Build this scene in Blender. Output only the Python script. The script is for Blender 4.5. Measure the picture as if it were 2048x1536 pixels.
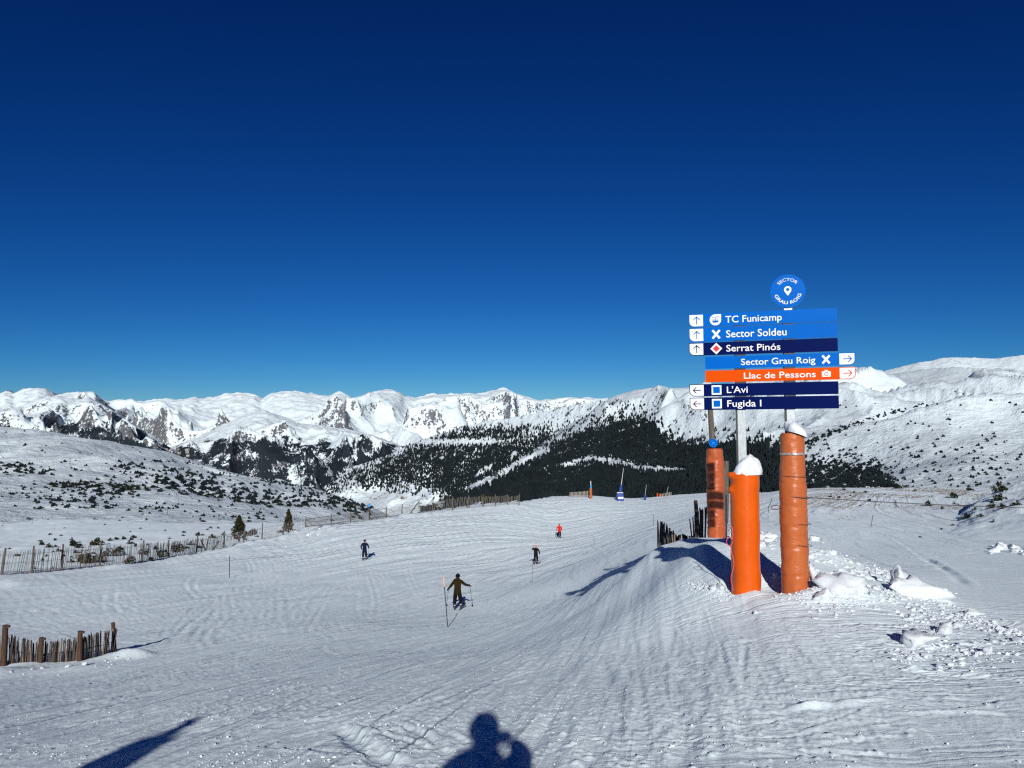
import bpy, bmesh, math, random
import numpy as np
from mathutils import Vector, Matrix

for o in list(bpy.data.objects):
    bpy.data.objects.remove(o)
S = bpy.context.scene
COL = S.collection
R_ = math.radians
rng = np.random.default_rng(7)
random.seed(7)

# ------------------------------------------------------------------ camera, sky, sun, exposure
FPX = 1536.0                       # focal length in pixels of a 2048 wide picture
PITCH, ROLL, EYE = R_(3.4), R_(0.3), 1.62
cam_d = bpy.data.cameras.new('camera')
cam_d.sensor_width = 36.0
cam_d.lens = 36.0 * FPX / 2048.0
cam_d.clip_start, cam_d.clip_end = 0.05, 60000.0
cam = bpy.data.objects.new('camera', cam_d)
COL.objects.link(cam)
CAM_M = Matrix.Rotation(math.pi / 2 + PITCH, 4, 'X') @ Matrix.Rotation(-ROLL, 4, 'Z')
cam.matrix_world = Matrix.Translation((0, 0, EYE)) @ CAM_M
S.camera = cam
C3 = np.array(CAM_M.to_3x3())

SUN_EL, SUN_AZ = R_(21.0), R_(-0.9)       # the azimuth the light travels towards, from +Y
world = bpy.data.worlds.new('World')
S.world = world
world.use_nodes = True
wn, wl = world.node_tree.nodes, world.node_tree.links
wn.clear()
sky = wn.new('ShaderNodeTexSky')
sky.sky_type = 'NISHITA'
sky.sun_disc = False
sky.sun_elevation = SUN_EL
sky.sun_rotation = math.pi + SUN_AZ
sky.altitude = 2400.0
sky.air_density = 1.0
sky.dust_density = 0.0
sky.ozone_density = 6.0
# the phone renders this high altitude sky deep and contrasty: one power curve per channel over the whole dome
sepc = wn.new('ShaderNodeSeparateColor'); comb = wn.new('ShaderNodeCombineColor')
wl.new(sky.outputs[0], sepc.inputs[0])
for _i, (_k, _p) in enumerate(((0.98, 2.45), (0.635, 1.74), (0.585, 1.42))):
    _a = wn.new('ShaderNodeMath'); _a.operation = 'MULTIPLY'; _a.inputs[1].default_value = 0.1
    _b = wn.new('ShaderNodeMath'); _b.operation = 'POWER'; _b.inputs[1].default_value = _p
    _c = wn.new('ShaderNodeMath'); _c.operation = 'MULTIPLY'; _c.inputs[1].default_value = _k * 10
    wl.new(sepc.outputs[_i], _a.inputs[0]); wl.new(_a.outputs[0], _b.inputs[0]); wl.new(_b.outputs[0], _c.inputs[0])
    wl.new(_c.outputs[0], comb.inputs[_i])
bg = wn.new('ShaderNodeBackground')
bg.inputs['Strength'].default_value = 0.10
wo = wn.new('ShaderNodeOutputWorld')
wl.new(comb.outputs[0], bg.inputs['Color'])
wl.new(bg.outputs[0], wo.inputs[0])

sun_d = bpy.data.lights.new('sun', 'SUN')
sun_d.energy = 4.4
sun_d.angle = R_(0.5)
sun_d.color = (1.0, 0.975, 0.935)
sun = bpy.data.objects.new('sun', sun_d)
COL.objects.link(sun)
L_DIR = Vector((math.sin(SUN_AZ) * math.cos(SUN_EL), math.cos(SUN_AZ) * math.cos(SUN_EL), -math.sin(SUN_EL)))
sun.rotation_euler = L_DIR.to_track_quat('-Z', 'Y').to_euler()
sun.location = (0, -30, 40)

S.view_settings.view_transform = 'Standard'
S.view_settings.look = 'None'
S.view_settings.exposure = 0.05
S.view_settings.gamma = 1.0
S.view_settings.use_curve_mapping = False
S.render.resolution_x, S.render.resolution_y = 1024, 768
S.cycles.use_denoising = False
S.cycles.pixel_filter_type = 'BLACKMAN_HARRIS'
S.cycles.filter_width = 1.25
S.cycles.sample_clamp_indirect = 1.0
S.cycles.max_bounces = 5
S.cycles.diffuse_bounces = 3

# ------------------------------------------------------------------ picture <-> world
def rays(px, py):
    px = np.asarray(px, float); py = np.asarray(py, float)
    v = np.stack([(px - 1024) / FPX, -(py - 768) / FPX, -np.ones_like(px + py)], -1)
    w = v @ C3.T
    return w / w[..., 1:2]

def P(px, py, Y):
    d = rays(px, py) * np.asarray(Y, float)[..., None]
    d[..., 2] += EYE
    return d

def proj(p):
    v = (np.asarray(p, float) - np.array([0, 0, EYE])) @ C3
    return 1024 + FPX * v[..., 0] / -v[..., 2], 768 - FPX * v[..., 1] / -v[..., 2]

# ------------------------------------------------------------------ noise
def _hash(ix, iy, seed):
    h = (ix.astype(np.int64) * 374761393 + iy.astype(np.int64) * 668265263 + seed * 1442695041) & 0xFFFFFFFF
    h = ((h ^ (h >> 13)) * 1274126177) & 0xFFFFFFFF
    h ^= h >> 16
    return h
def noise(x, y, seed=0):
    x0 = np.floor(x); y0 = np.floor(y)
    fx = x - x0; fy = y - y0
    u = fx * fx * fx * (fx * (fx * 6 - 15) + 10); v = fy * fy * fy * (fy * (fy * 6 - 15) + 10)
    def g(ix, iy, dx, dy):
        a = _hash(ix, iy, seed) * (2 * math.pi / 4294967296.0)
        return np.cos(a) * dx + np.sin(a) * dy
    n00 = g(x0, y0, fx, fy); n10 = g(x0 + 1, y0, fx - 1, fy)
    n01 = g(x0, y0 + 1, fx, fy - 1); n11 = g(x0 + 1, y0 + 1, fx - 1, fy - 1)
    return ((n00 * (1 - u) + n10 * u) * (1 - v) + (n01 * (1 - u) + n11 * u) * v) * 1.5
def fbm(x, y, seed=0, oc=4, gain=0.5):
    s = 0; a = 1
    for i in range(oc):
        s = s + a * noise(x * 2 ** i + 17.3 * i, y * 2 ** i - 9.1 * i, seed + i); a *= gain
    return s
def ridged(x, y, seed=0, oc=5, gain=0.5):
    s = 0; a = 1; w = 1
    for i in range(oc):
        n = 1 - np.abs(noise(x * 2 ** i + 7.3 * i, y * 2 ** i + 3.1 * i, seed + i)) * 1.6
        n = n * n * w; w = np.clip(n * 1.4, 0, 1)
        s = s + a * n; a *= gain
    return s
def sstep(a, b, x):
    t = np.clip((x - a) / (b - a), 0, 1)
    return t * t * (3 - 2 * t)

# ------------------------------------------------------------------ object helpers
def tag(o, label=None, cat=None, group=None, kind=None):
    if label: o['label'] = label
    if cat: o['category'] = cat
    if group: o['group'] = group
    if kind: o['kind'] = kind
    return o

def mesh_np(name, V, F, mats, smooth=True, fmat=None):
    """V (n,3) array, F (m,k) array of equal polygons"""
    V = np.ascontiguousarray(V, dtype=np.float32); F = np.ascontiguousarray(F, dtype=np.int32)
    m = bpy.data.meshes.new(name)
    k = F.shape[1]
    m.vertices.add(len(V)); m.loops.add(F.size); m.polygons.add(len(F))
    m.vertices.foreach_set('co', V.ravel())
    m.loops.foreach_set('vertex_index', F.ravel())
    m.polygons.foreach_set('loop_start', np.arange(0, F.size, k, dtype=np.int32))
    m.polygons.foreach_set('loop_total', np.full(len(F), k, dtype=np.int32))
    if fmat is not None:
        m.polygons.foreach_set('material_index', np.asarray(fmat, dtype=np.int32))
    m.update(calc_edges=True)
    m.polygons.foreach_set('use_smooth', np.full(len(F), smooth, dtype=bool))
    for t in (mats if isinstance(mats, (list, tuple)) else [mats]):
        m.materials.append(t)
    return m

def link(name, m, parent=None, loc=None, rot=None):
    o = bpy.data.objects.new(name, m)
    COL.objects.link(o)
    if parent is not None: o.parent = parent
    if loc is not None: o.location = loc
    if rot is not None: o.rotation_euler = rot
    return o

def empty(name, loc, rz=0.0):
    o = bpy.data.objects.new(name, None)
    o.empty_display_size = 0.2
    COL.objects.link(o)
    o.location = loc
    o.rotation_euler = (0, 0, rz)
    return o

def grid_faces(nr, nc, wrap=False):
    i = np.arange(nr - 1)[:, None]
    j = np.arange(nc if wrap else nc - 1)[None, :]
    a = i * nc + j; b = i * nc + (j + 1) % nc
    return np.stack([a, b, b + nc, a + nc], -1).reshape(-1, 4)

def obj_bm(name, bm, mat, parent=None, smooth=False, loc=None, rot=None):
    m = bpy.data.meshes.new(name)
    bm.normal_update()
    bm.to_mesh(m); bm.free()
    for t in (mat if isinstance(mat, (list, tuple)) else [mat]): m.materials.append(t)
    if smooth:
        m.polygons.foreach_set('use_smooth', np.ones(len(m.polygons), dtype=bool))
    return link(name, m, parent, loc, rot)

def bm_box(bm, sx, sy, sz, c=(0, 0, 0), M=None, bev=0.0):
    r = bmesh.ops.create_cube(bm, size=1.0)
    T = Matrix.Translation(c) @ Matrix.Diagonal((sx, sy, sz, 1))
    bmesh.ops.transform(bm, matrix=(M @ T) if M else T, verts=r['verts'])
    if bev:
        ed = list({e for v in r['verts'] for e in v.link_edges})
        bmesh.ops.bevel(bm, geom=ed, offset=bev, segments=2, affect='EDGES', profile=0.5)

def bm_tube(bm, pts, rad, n=8, cap=True):
    """tube through pts; rad scalar or list"""
    pts = [Vector(p) for p in pts]
    rads = rad if isinstance(rad, (list, tuple)) else [rad] * len(pts)
    rings = []
    up = None
    for i, p in enumerate(pts):
        t = (pts[min(i + 1, len(pts) - 1)] - pts[max(i - 1, 0)]).normalized()
        if up is None:
            up = Vector((0, 0, 1)) if abs(t.z) < 0.9 else Vector((1, 0, 0))
        a = t.cross(up)
        if a.length < 1e-6: a = t.orthogonal()
        a.normalize(); b = t.cross(a).normalized(); up = -b if False else up
        rings.append([bm.verts.new(p + (a * math.cos(2 * math.pi * k / n) + b * math.sin(2 * math.pi * k / n)) * rads[i]) for k in range(n)])
    for i in range(len(rings) - 1):
        for k in range(n):
            bm.faces.new((rings[i][k], rings[i][(k + 1) % n], rings[i + 1][(k + 1) % n], rings[i + 1][k]))
    if cap:
        bm.faces.new(rings[0][::-1]); bm.faces.new(rings[-1])

# ------------------------------------------------------------------ materials
def new_mat(name):
    m = bpy.data.materials.new(name)
    m.use_nodes = True
    nt = m.node_tree
    b = nt.nodes['Principled BSDF']
    return m, nt, b
def N(nt, t, **kw):
    n = nt.nodes.new(t)
    for k, v in kw.items():
        setattr(n, k, v)
    return n
def math_n(nt, op, a, b=None, clamp=False):
    n = N(nt, 'ShaderNodeMath', operation=op, use_clamp=clamp)
    for i, s in enumerate((a, b)):
        if s is None: continue
        if hasattr(s, 'is_linked') or hasattr(s, 'node'): nt.links.new(s, n.inputs[i])
        else: n.inputs[i].default_value = s
    return n.outputs[0]
def ramp(nt, fac, stops):
    n = N(nt, 'ShaderNodeValToRGB')
    e = n.color_ramp.elements
    while len(e) < len(stops): e.new(0.5)
    for i, (p, c) in enumerate(stops):
        e[i].position = p; e[i].color = c if len(c) == 4 else (*c, 1)
    nt.links.new(fac, n.inputs[0])
    return n.outputs[0]
def noise_n(nt, vec, scale, detail=4, rough=0.5, dist=0.0):
    n = N(nt, 'ShaderNodeTexNoise')
    n.inputs['Scale'].default_value = scale; n.inputs['Detail'].default_value = detail
    n.inputs['Roughness'].default_value = rough; n.inputs['Distortion'].default_value = dist
    if vec is not None: nt.links.new(vec, n.inputs['Vector'])
    return n.outputs[0]
def mix_n(nt, fac, a, b):
    n = N(nt, 'ShaderNodeMix', data_type='RGBA')
    for s, k in ((fac, 0), (a, 6), (b, 7)):
        if hasattr(s, 'node'): nt.links.new(s, n.inputs[k])
        else: n.inputs[k].default_value = s if k == 0 else (*s, 1)
    return n.outputs[2]
def coords(nt, kind='Object', scale=None):
    t = N(nt, 'ShaderNodeTexCoord').outputs[kind]
    if scale:
        mp = N(nt, 'ShaderNodeMapping'); mp.inputs['Scale'].default_value = scale
        nt.links.new(t, mp.inputs['Vector']); t = mp.outputs[0]
    return t
def bump_n(nt, b, h, strength, dist, prev=None):
    n = N(nt, 'ShaderNodeBump')
    n.inputs['Strength'].default_value = strength; n.inputs['Distance'].default_value = dist
    nt.links.new(h, n.inputs['Height'])
    if prev is not None: nt.links.new(prev, n.inputs['Normal'])
    nt.links.new(n.outputs[0], b.inputs['Normal'])
    return n.outputs[0]

def plain(name, col, rough=0.6, var=0.25, scale=6.0, bump=0.0, metal=0.0, spec=0.5, stretch=None):
    m, nt, b = new_mat(name)
    v = coords(nt, 'Object', stretch)
    n = noise_n(nt, v, scale, 5, 0.6)
    lo = [c * (1 - var) for c in col]; hi = [min(1, c * (1 + var)) for c in col]
    c = ramp(nt, n, [(0.3, lo), (0.7, hi)])
    nt.links.new(c, b.inputs['Base Color'])
    b.inputs['Roughness'].default_value = rough
    b.inputs['Metallic'].default_value = metal
    b.inputs['Specular IOR Level'].default_value = spec
    if bump: bump_n(nt, b, n, 0.5, bump)
    return m

SNOW_C = (0.765, 0.865, 0.90)
def snow_mat(name, near=True):
    m, nt, b = new_mat(name)
    v = coords(nt, 'Object')
    b.inputs['Roughness'].default_value = 0.65
    b.inputs['Specular IOR Level'].default_value = 0.25
    b.inputs['Diffuse Roughness'].default_value = 0.2
    n1 = noise_n(nt, v, 0.5, 5, 0.6)
    c = ramp(nt, n1, [(0.3, [x * 0.93 for x in SNOW_C]), (0.7, SNOW_C)])
    if near:
        at = N(nt, 'ShaderNodeAttribute', attribute_name='scrub')
        g = noise_n(nt, v, 9.0, 6, 0.75)
        gm = math_n(nt, 'MULTIPLY', sm(nt, g, 0.5, 0.58), at.outputs['Fac'])
        c = mix_n(nt, gm, c, (0.36, 0.345, 0.34))
        h1 = noise_n(nt, v, 24.0, 7, 0.72)
        h2 = noise_n(nt, v, 5.0, 4, 0.6)
        # fine scratches: down the slope on the open run, across it in the right foreground
        fl = N(nt, 'ShaderNodeAttribute', attribute_name='flow').outputs['Vector']
        def lines(vec, sc, rot, k, lo=0.5):
            mp = N(nt, 'ShaderNodeMapping'); mp.inputs['Scale'].default_value = sc; mp.inputs['Rotation'].default_value = (0, 0, rot)
            nt.links.new(vec, mp.inputs['Vector'])
            n = noise_n(nt, mp.outputs[0], 1.0, 2, 0.5)
            return math_n(nt, 'MULTIPLY', math_n(nt, 'ABSOLUTE', math_n(nt, 'SUBTRACT', n, lo)), k, clamp=True)
        def mask(vec, sc, lo, hi):
            return sm(nt, noise_n(nt, vec, sc, 2, 0.5), lo, hi)
        def faded(l, mk):      # 1 where there is no track
            return math_n(nt, 'SUBTRACT', 1.0, math_n(nt, 'MULTIPLY', math_n(nt, 'SUBTRACT', 1.0, l), mk))
        mA = mask(v, .22, .42, .62); mB = mask(v, .31, .45, .60); mC = mask(v, .17, .60, .42)
        la = faded(lines(fl, (1.5, .10, 0), 0.0, 24), mA); lb = faded(lines(fl, (1.1, .075, 1), .20, 22, .53), mB); lc = faded(lines(fl, (1.9, .12, 1), -.26, 24, .47), mC)
        ld = faded(lines(fl, (2.6, .16, 1), .06, 20, .46), mB)
        mp = N(nt, 'ShaderNodeMapping'); mp.inputs['Scale'].default_value = (9.0, 0.5, 1); nt.links.new(fl, mp.inputs['Vector'])
        sa = noise_n(nt, mp.outputs[0], 1.0, 5, 0.7)
        run = math_n(nt, 'ADD', math_n(nt, 'ADD', la, lb), math_n(nt, 'ADD', lc, math_n(nt, 'MULTIPLY', sa, 1.2)))
        run = math_n(nt, 'ADD', run, math_n(nt, 'MULTIPLY', ld, .6))
        ra = faded(lines(v, (.55, 5.5, 0), .06, 18), mB); rb = faded(lines(v, (.45, 4.0, 0), -.16, 16, .54), mC); rc = faded(lines(v, (.5, 3.0, 0), .38, 16, .44), mA)
        acr = math_n(nt, 'ADD', math_n(nt, 'ADD', ra, rb), rc)
        att = N(nt, 'ShaderNodeAttribute', attribute_name='streak').outputs['Fac']
        sh = math_n(nt, 'ADD', math_n(nt, 'MULTIPLY', run, att), math_n(nt, 'MULTIPLY', math_n(nt, 'MULTIPLY', acr, .40), math_n(nt, 'SUBTRACT', 1.0, att)))
        # broad tracks that still read far away
        fa = lines(fl, (.42, .030, 1), .05, 12); fb = lines(fl, (.55, .04, 1), -.12, 12, .46); fcc = lines(fl, (.30, .05, 1), .45, 10, .53)
        far_ = N(nt, 'ShaderNodeAttribute', attribute_name='farther').outputs['Fac']
        fs = math_n(nt, 'MULTIPLY', math_n(nt, 'ADD', math_n(nt, 'ADD', fa, fb), fcc), far_)
        p = bump_n(nt, b, fs, 1.0, 0.065)
        p = bump_n(nt, b, sh, 1.0, 0.020, p)
        p = bump_n(nt, b, h2, 0.35, 0.03, p)
        bump_n(nt, b, h1, 0.8, 0.011, p)
    nt.links.new(c, b.inputs['Base Color'])
    return m
def sm(nt, s, a, b_):
    n = N(nt, 'ShaderNodeMapRange', interpolation_type='SMOOTHSTEP')
    n.inputs['From Min'].default_value = a; n.inputs['From Max'].default_value = b_
    nt.links.new(s, n.inputs['Value'])
    return n.outputs[0]

def mountain_mat(name, cell, rock_lo=0.72, rock_hi=0.60, forest_amt=1.0, rockc=(0.12, 0.125, 0.135), hscale=1.0, spots=0.0):
    """snow with rock where it is steep, woodland patches from the 'forest' attribute; cell = size in metres of one detail"""
    m, nt, b = new_mat(name)
    v = coords(nt, 'Object')
    b.inputs['Roughness'].default_value = 0.8
    b.inputs['Specular IOR Level'].default_value = 0.1
    b.inputs['Diffuse Roughness'].default_value = 0.0
    fine = noise_n(nt, v, 1.0 / cell, 6, 0.65)
    mid = noise_n(nt, v, 1.0 / (cell * 7), 5, 0.6)
    c = ramp(nt, mid, [(0.3, [x * 0.94 for x in SNOW_C]), (0.7, SNOW_C)])
    geo = N(nt, 'ShaderNodeNewGeometry')
    sep = N(nt, 'ShaderNodeSeparateXYZ'); nt.links.new(geo.outputs['Normal'], sep.inputs[0])
    ar = N(nt, 'ShaderNodeAttribute', attribute_name='rock')
    strk = noise_n(nt, coords(nt, 'Object', (1, .35, .35)), 1.0 / (cell * 2.2), 6, 0.7, 0.6)
    st = math_n(nt, 'ADD', sep.outputs[2], math_n(nt, 'MULTIPLY', math_n(nt, 'SUBTRACT', fine, 0.5), 1.4))
    st = math_n(nt, 'ADD', st, math_n(nt, 'MULTIPLY', math_n(nt, 'SUBTRACT', strk, 0.47), 1.5))
    st = math_n(nt, 'SUBTRACT', st, math_n(nt, 'MULTIPLY', ar.outputs['Fac'], 0.26))
    rk = math_n(nt, 'SUBTRACT', 1.0, sm(nt, st, rock_hi, rock_lo))
    rc = ramp(nt, fine, [(0.35, [x * 0.6 for x in rockc]), (0.65, [x * 1.5 for x in rockc])])
    c = mix_n(nt, rk, c, rc)
    af = N(nt, 'ShaderNodeAttribute', attribute_name='forest')
    vs = coords(nt, 'Object', (1, 1, 0.45))
    tn = noise_n(nt, vs, 1.0 / (cell * 0.8), 5, 0.7)
    tf = math_n(nt, 'ADD', math_n(nt, 'MULTIPLY', tn, 1.0), math_n(nt, 'MULTIPLY', math_n(nt, 'SUBTRACT', mid, 0.5), 1.5))
    th = math_n(nt, 'SUBTRACT', 1.12, math_n(nt, 'MULTIPLY', af.outputs['Fac'], 0.75 * forest_amt))
    tm = sm(nt, math_n(nt, 'SUBTRACT', tf, th), -0.035, 0.035)
    fc = ramp(nt, fine, [(0.3, (0.012, 0.018, 0.026)), (0.7, (0.022, 0.031, 0.038))])
    c = mix_n(nt, tm, c, fc)
    nt.links.new(c, b.inputs['Base Color'])
    bump_n(nt, b, fine, 0.8, cell * 0.45)
    return m

M_piste = snow_mat('groomed_snow')
M_snow = snow_mat('open_snow', near=False)
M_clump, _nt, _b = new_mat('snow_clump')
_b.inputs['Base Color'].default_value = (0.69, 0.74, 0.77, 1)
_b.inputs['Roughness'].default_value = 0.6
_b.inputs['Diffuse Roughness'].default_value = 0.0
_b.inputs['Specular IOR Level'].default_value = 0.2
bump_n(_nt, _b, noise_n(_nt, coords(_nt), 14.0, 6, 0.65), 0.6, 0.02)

# ------------------------------------------------------------------ the near slope: control points (px, py, depth Y)
CP = [(970,1440,6.4),(1024,1536,5.25),(0,1536,6.4),(400,1536,5.9),(2048,1536,4.9),(1500,1536,5.0),
 (1024,1400,7.6),(1024,1300,13.0),(895,1254,26),(915,1218,38),(1064,1166,52),(1072,1129,70),(728,1122,64),
 (1120,1077,98),(459,1155,50),(0,1150,44),(124,1139,48),(337,1116,60),(487,1085,74),(610,1057,85),
 (738,1040,95),(838,1026,103),(1038,1006,118),(1180,991,138),(1040,995,132),(1240,1002,142),(1290,1000,150),
 (1350,988,165),(1410,988,160),(10,1335,18),(227,1308,19.5),(0,1400,12.3),(0,1450,9.3),(400,1400,9.6),
 (-200,1150,40),(-200,1300,20),(-300,1450,9.5),(0,1250,28),(0,1200,35),(600,1250,26),(400,1300,19.5),(700,1330,13.5),(250,1225,32),
 (1490,1183,11.2),(1590,1177,11.0),(1300,1112,17.3),(1400,1094,13.8),(1208,1157,25),(1170,1172,34),
 (1432,1080,17),(1345,1096,17.5),(1400,1086,18.5),(1700,1100,32),(1540,987,100),(1540,1050,45),(1640,1130,22),
 (1700,979,96),(1700,1032,68),(1700,1060,50),(1900,977,100),(2048,974,104),(1900,1083,40),(2048,1083,36),(2300,1083,34),
 (2048,1160,18),(1800,1180,13),(1900,1300,8.2),(2048,1400,6.3),(2300,1300,7.8),(1500,1300,8.2),(1600,1400,6.4),
 (1270,1172,15.8),(1230,1190,16.5),(1170,1217,20),(1170,1190,27),(1230,1166,20.5),(1330,1150,13.8),(1282,1125,20),(1250,1139,22.5),(1100,1215,29),(1210,1150,29),(1250,1131,28),(1300,1107,27),(1340,1094,29),(1210,1143,34),(1290,1098,36),(1340,1108,16.2),
 (1300,1200,14.0),(1300,1300,10.0),(1100,1050,112),(1250,1040,112),(1400,1020,112),(1300,1062,85),
 (900,1100,76),(600,1100,71),(800,1170,48),(600,1190,42),(1000,1190,42),(750,1250,26)]
A = P([c[0] for c in CP], [c[1] for c in CP], [c[2] for c in CP])
EXTRA = np.array([(0,0,0),(-3,0,-.28),(3,0,.12),(0,2.5,-.26),(-3,3,-.55),(3,3,-.2),(0,-6,.8),(-8,-6,.1),(8,-6,1.0),(0,-25,3.6),
 (-25,-20,.6),(25,-20,4.0),(-20,0,-2.8),(20,0,.8),(0,-80,11),(-60,-60,5),(60,-60,12),(-60,0,-7),(60,0,-1),(0,-240,26),
 (-200,-100,2),(200,-100,16),(-200,60,-30),(200,60,-4),
 (2.9,40,-5.9),(6.0,45,-5.2),(15,30,-3.1),(30,15,-1.5),(-30,20,-5.6),(0,240,-24),(-80,220,-42),(90,220,-16),(-90,120,-24),
 (5.5,24,-1.9),(8,32,-3.4)], float)
KP = np.concatenate([A, EXTRA])
def warp(X, Y):
    Rr = np.hypot(X, Y) + 1e-9
    s = np.log1p(Rr / 5.0) / Rr
    return X * s, Y * s
KEEP = {(1210,1150),(1250,1131),(1300,1107),(1340,1094),(1210,1143),(1290,1098),(1270,1172),(1230,1190),(1170,1217),(1170,1190),(1230,1166),(1282,1125),(1250,1139),(1300,1112),(1400,1094),(1208,1157),(1170,1172),(1490,1183),(1590,1177),(1432,1080)}
kx, ky = warp(KP[:, 0], KP[:, 1])
def tps(d2):
    return 0.5 * d2 * np.log(d2 + 1e-12)
Kd = tps((kx[:, None] - kx) ** 2 + (ky[:, None] - ky) ** 2) + np.diag(np.where(np.array([tuple(c[:2]) in KEEP for c in CP] + [False] * len(EXTRA)), .0008, .015))
Pm = np.stack([np.ones_like(kx), kx, ky], 1)
Mx = np.zeros((len(kx) + 3,) * 2); Mx[:-3, :-3] = Kd; Mx[:-3, -3:] = Pm; Mx[-3:, :-3] = Pm.T
# work on z + a general fall so that the spline only carries the departure from it
def trend(X, Y):
    Rr = np.hypot(X, Y)
    return -0.10 * Rr * np.clip(Y / (Rr + 1e-6), -1, 1)
Wt = np.linalg.solve(Mx, np.concatenate([KP[:, 2] - trend(KP[:, 0], KP[:, 1]), np.zeros(3)]))
def Zexact(X, Y):
    sh = X.shape; X = X.ravel(); Y = Y.ravel()
    u, v = warp(X, Y)
    z = trend(X, Y) + Wt[-3] + Wt[-2] * u + Wt[-1] * v
    for i in range(len(kx)):
        z += Wt[i] * tps((u - kx[i]) ** 2 + (v - ky[i]) ** 2)
    return z.reshape(sh)

# the slope ends along the fence on the left and along the crest ahead
ED = np.array([(-900,34),(-200,41),(0,45.5),(124,49.5),(337,61.5),(487,76),(610,87),(738,97),(838,105),(1038,121),(1100,140),(1180,145),(1290,156),(1410,168),(1480,140),(1540,112),(1700,101),(2048,106),(2600,108),(4000,110)], float)
def base_z(X, Y):
    z = Zexact(X, Y)
    front = Y > 20
    px = 1024 + 1536 * X / np.maximum(Y, 1)
    ye = np.interp(px, ED[:, 0], ED[:, 1])
    d = np.clip(Y - ye, 0, 130)
    drop = np.where(d < 25, 0.012 * d * d, 7.5 + 0.6 * (d - 25))
    return z - np.where(front, drop, 0)
# look-up grid for the part in view
GA = np.linspace(-1.3, 1.3, 420); GY = np.exp(np.linspace(math.log(2.5), math.log(330), 420))
ga, gy = np.meshgrid(GA, GY)
GZ = base_z(ga * gy, gy)
def Zb(X, Y):
    X = np.asarray(X, float); Y = np.asarray(Y, float)
    Yc = np.clip(Y, 2.51, 329); a = np.clip(X / Yc, -1.299, 1.299)
    i = (a + 1.3) / 2.6 * 419; j = (np.log(Yc) - math.log(2.5)) / (math.log(330) - math.log(2.5)) * 419
    i0 = np.clip(i.astype(int), 0, 418); j0 = np.clip(j.astype(int), 0, 418); fi = i - i0; fj = j - j0
    return (GZ[j0, i0] * (1 - fi) + GZ[j0, i0 + 1] * fi) * (1 - fj) + (GZ[j0 + 1, i0] * (1 - fi) + GZ[j0 + 1, i0 + 1] * fi) * fj
def ground_xy(px, py, ymax=170):
    """first meeting of the pixel rays with the smooth slope"""
    px = np.atleast_1d(np.asarray(px, float)); py = np.atleast_1d(np.asarray(py, float))
    d = rays(px, py)
    Ys = np.exp(np.linspace(math.log(2.6), math.log(ymax), 260))
    zz = EYE + d[:, 2:3] * Ys - Zb(d[:, 0:1] * Ys, np.broadcast_to(Ys, (len(px), 260)))
    hit = zz <= 0
    k = np.where(hit.any(1), hit.argmax(1), 259); k = np.clip(k, 1, 259)
    z0 = zz[np.arange(len(px)), k - 1]; z1 = zz[np.arange(len(px)), k]
    t = np.clip(z0 / (z0 - z1 + 1e-9), 0, 1)
    Y = Ys[k - 1] + t * (Ys[k] - Ys[k - 1])
    return d[:, 0] * Y, Y, hit.any(1)

# ------------------------------------------------------------------ ski tracks pressed into height tiles
class Tile:
    def __init__(s, x0, x1, y0, y1, c):
        s.x0, s.y0, s.c = x0, y0, c
        s.nx, s.ny = int((x1 - x0) / c) + 1, int((y1 - y0) / c) + 1
        s.g = np.zeros((s.ny, s.nx), np.float32); s.r = np.zeros((s.ny, s.nx), np.float32)
    def splat(s, arr, x, y, amp, w):
        k = int(math.ceil(w * 2.2 / s.c))
        i = np.round((x - s.x0) / s.c).astype(int); j = np.round((y - s.y0) / s.c).astype(int)
        ok = (i > k) & (i < s.nx - k - 1) & (j > k) & (j < s.ny - k - 1)
        x, y, i, j = x[ok], y[ok], i[ok], j[ok]; amp = amp[ok] if np.ndim(amp) else np.full(len(x), amp)
        if not len(x): return
        for a in range(-k, k + 1):
            for b in range(-k, k + 1):
                dx = s.x0 + (i + a) * s.c - x; dy = s.y0 + (j + b) * s.c - y
                np.maximum.at(arr, (j + b, i + a), (amp * np.exp(-((dx * dx + dy * dy) / (w * w)) ** 1.5)).astype(np.float32))
    def get(s, X, Y):
        i = (X - s.x0) / s.c; j = (Y - s.y0) / s.c
        ok = (i > 1) & (i < s.nx - 2) & (j > 1) & (j < s.ny - 2)
        i = np.clip(i, 1, s.nx - 3); j = np.clip(j, 1, s.ny - 3); i0 = i.astype(int); j0 = j.astype(int); fi = i - i0; fj = j - j0
        h = s.r - s.g
        z = (h[j0, i0] * (1 - fi) + h[j0, i0 + 1] * fi) * (1 - fj) + (h[j0 + 1, i0] * (1 - fi) + h[j0 + 1, i0 + 1] * fi) * fj
        return np.where(ok, z, 0)
T_near = Tile(-11, 13, 3.2, 24, 0.026)
T_far = Tile(-72, 42, 14, 165, 0.11)

def spline_px(pts, n=400):
    """smooth curve through picture points"""
    pts = np.array(pts, float)
    d = np.r_[0, np.cumsum(np.hypot(*np.diff(pts, axis=0).T))]
    t = np.linspace(0, d[-1], n)
    if len(pts) == 2: return np.interp(t, d, pts[:, 0]), np.interp(t, d, pts[:, 1])
    # Catmull-Rom
    ext = np.vstack([2 * pts[0] - pts[1], pts, 2 * pts[-1] - pts[-2]])
    k = np.clip(np.searchsorted(d, t, side='right') - 1, 0, len(pts) - 2)
    u = (t - d[k]) / (d[k + 1] - d[k])
    p0, p1, p2, p3 = ext[k], ext[k + 1], ext[k + 2], ext[k + 3]; u = u[:, None]
    q = 0.5 * ((2 * p1) + (-p0 + p2) * u + (2 * p0 - 5 * p1 + 4 * p2 - p3) * u ** 2 + (-p0 + 3 * p1 - 3 * p2 + p3) * u ** 3)
    return q[:, 0], q[:, 1]
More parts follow.
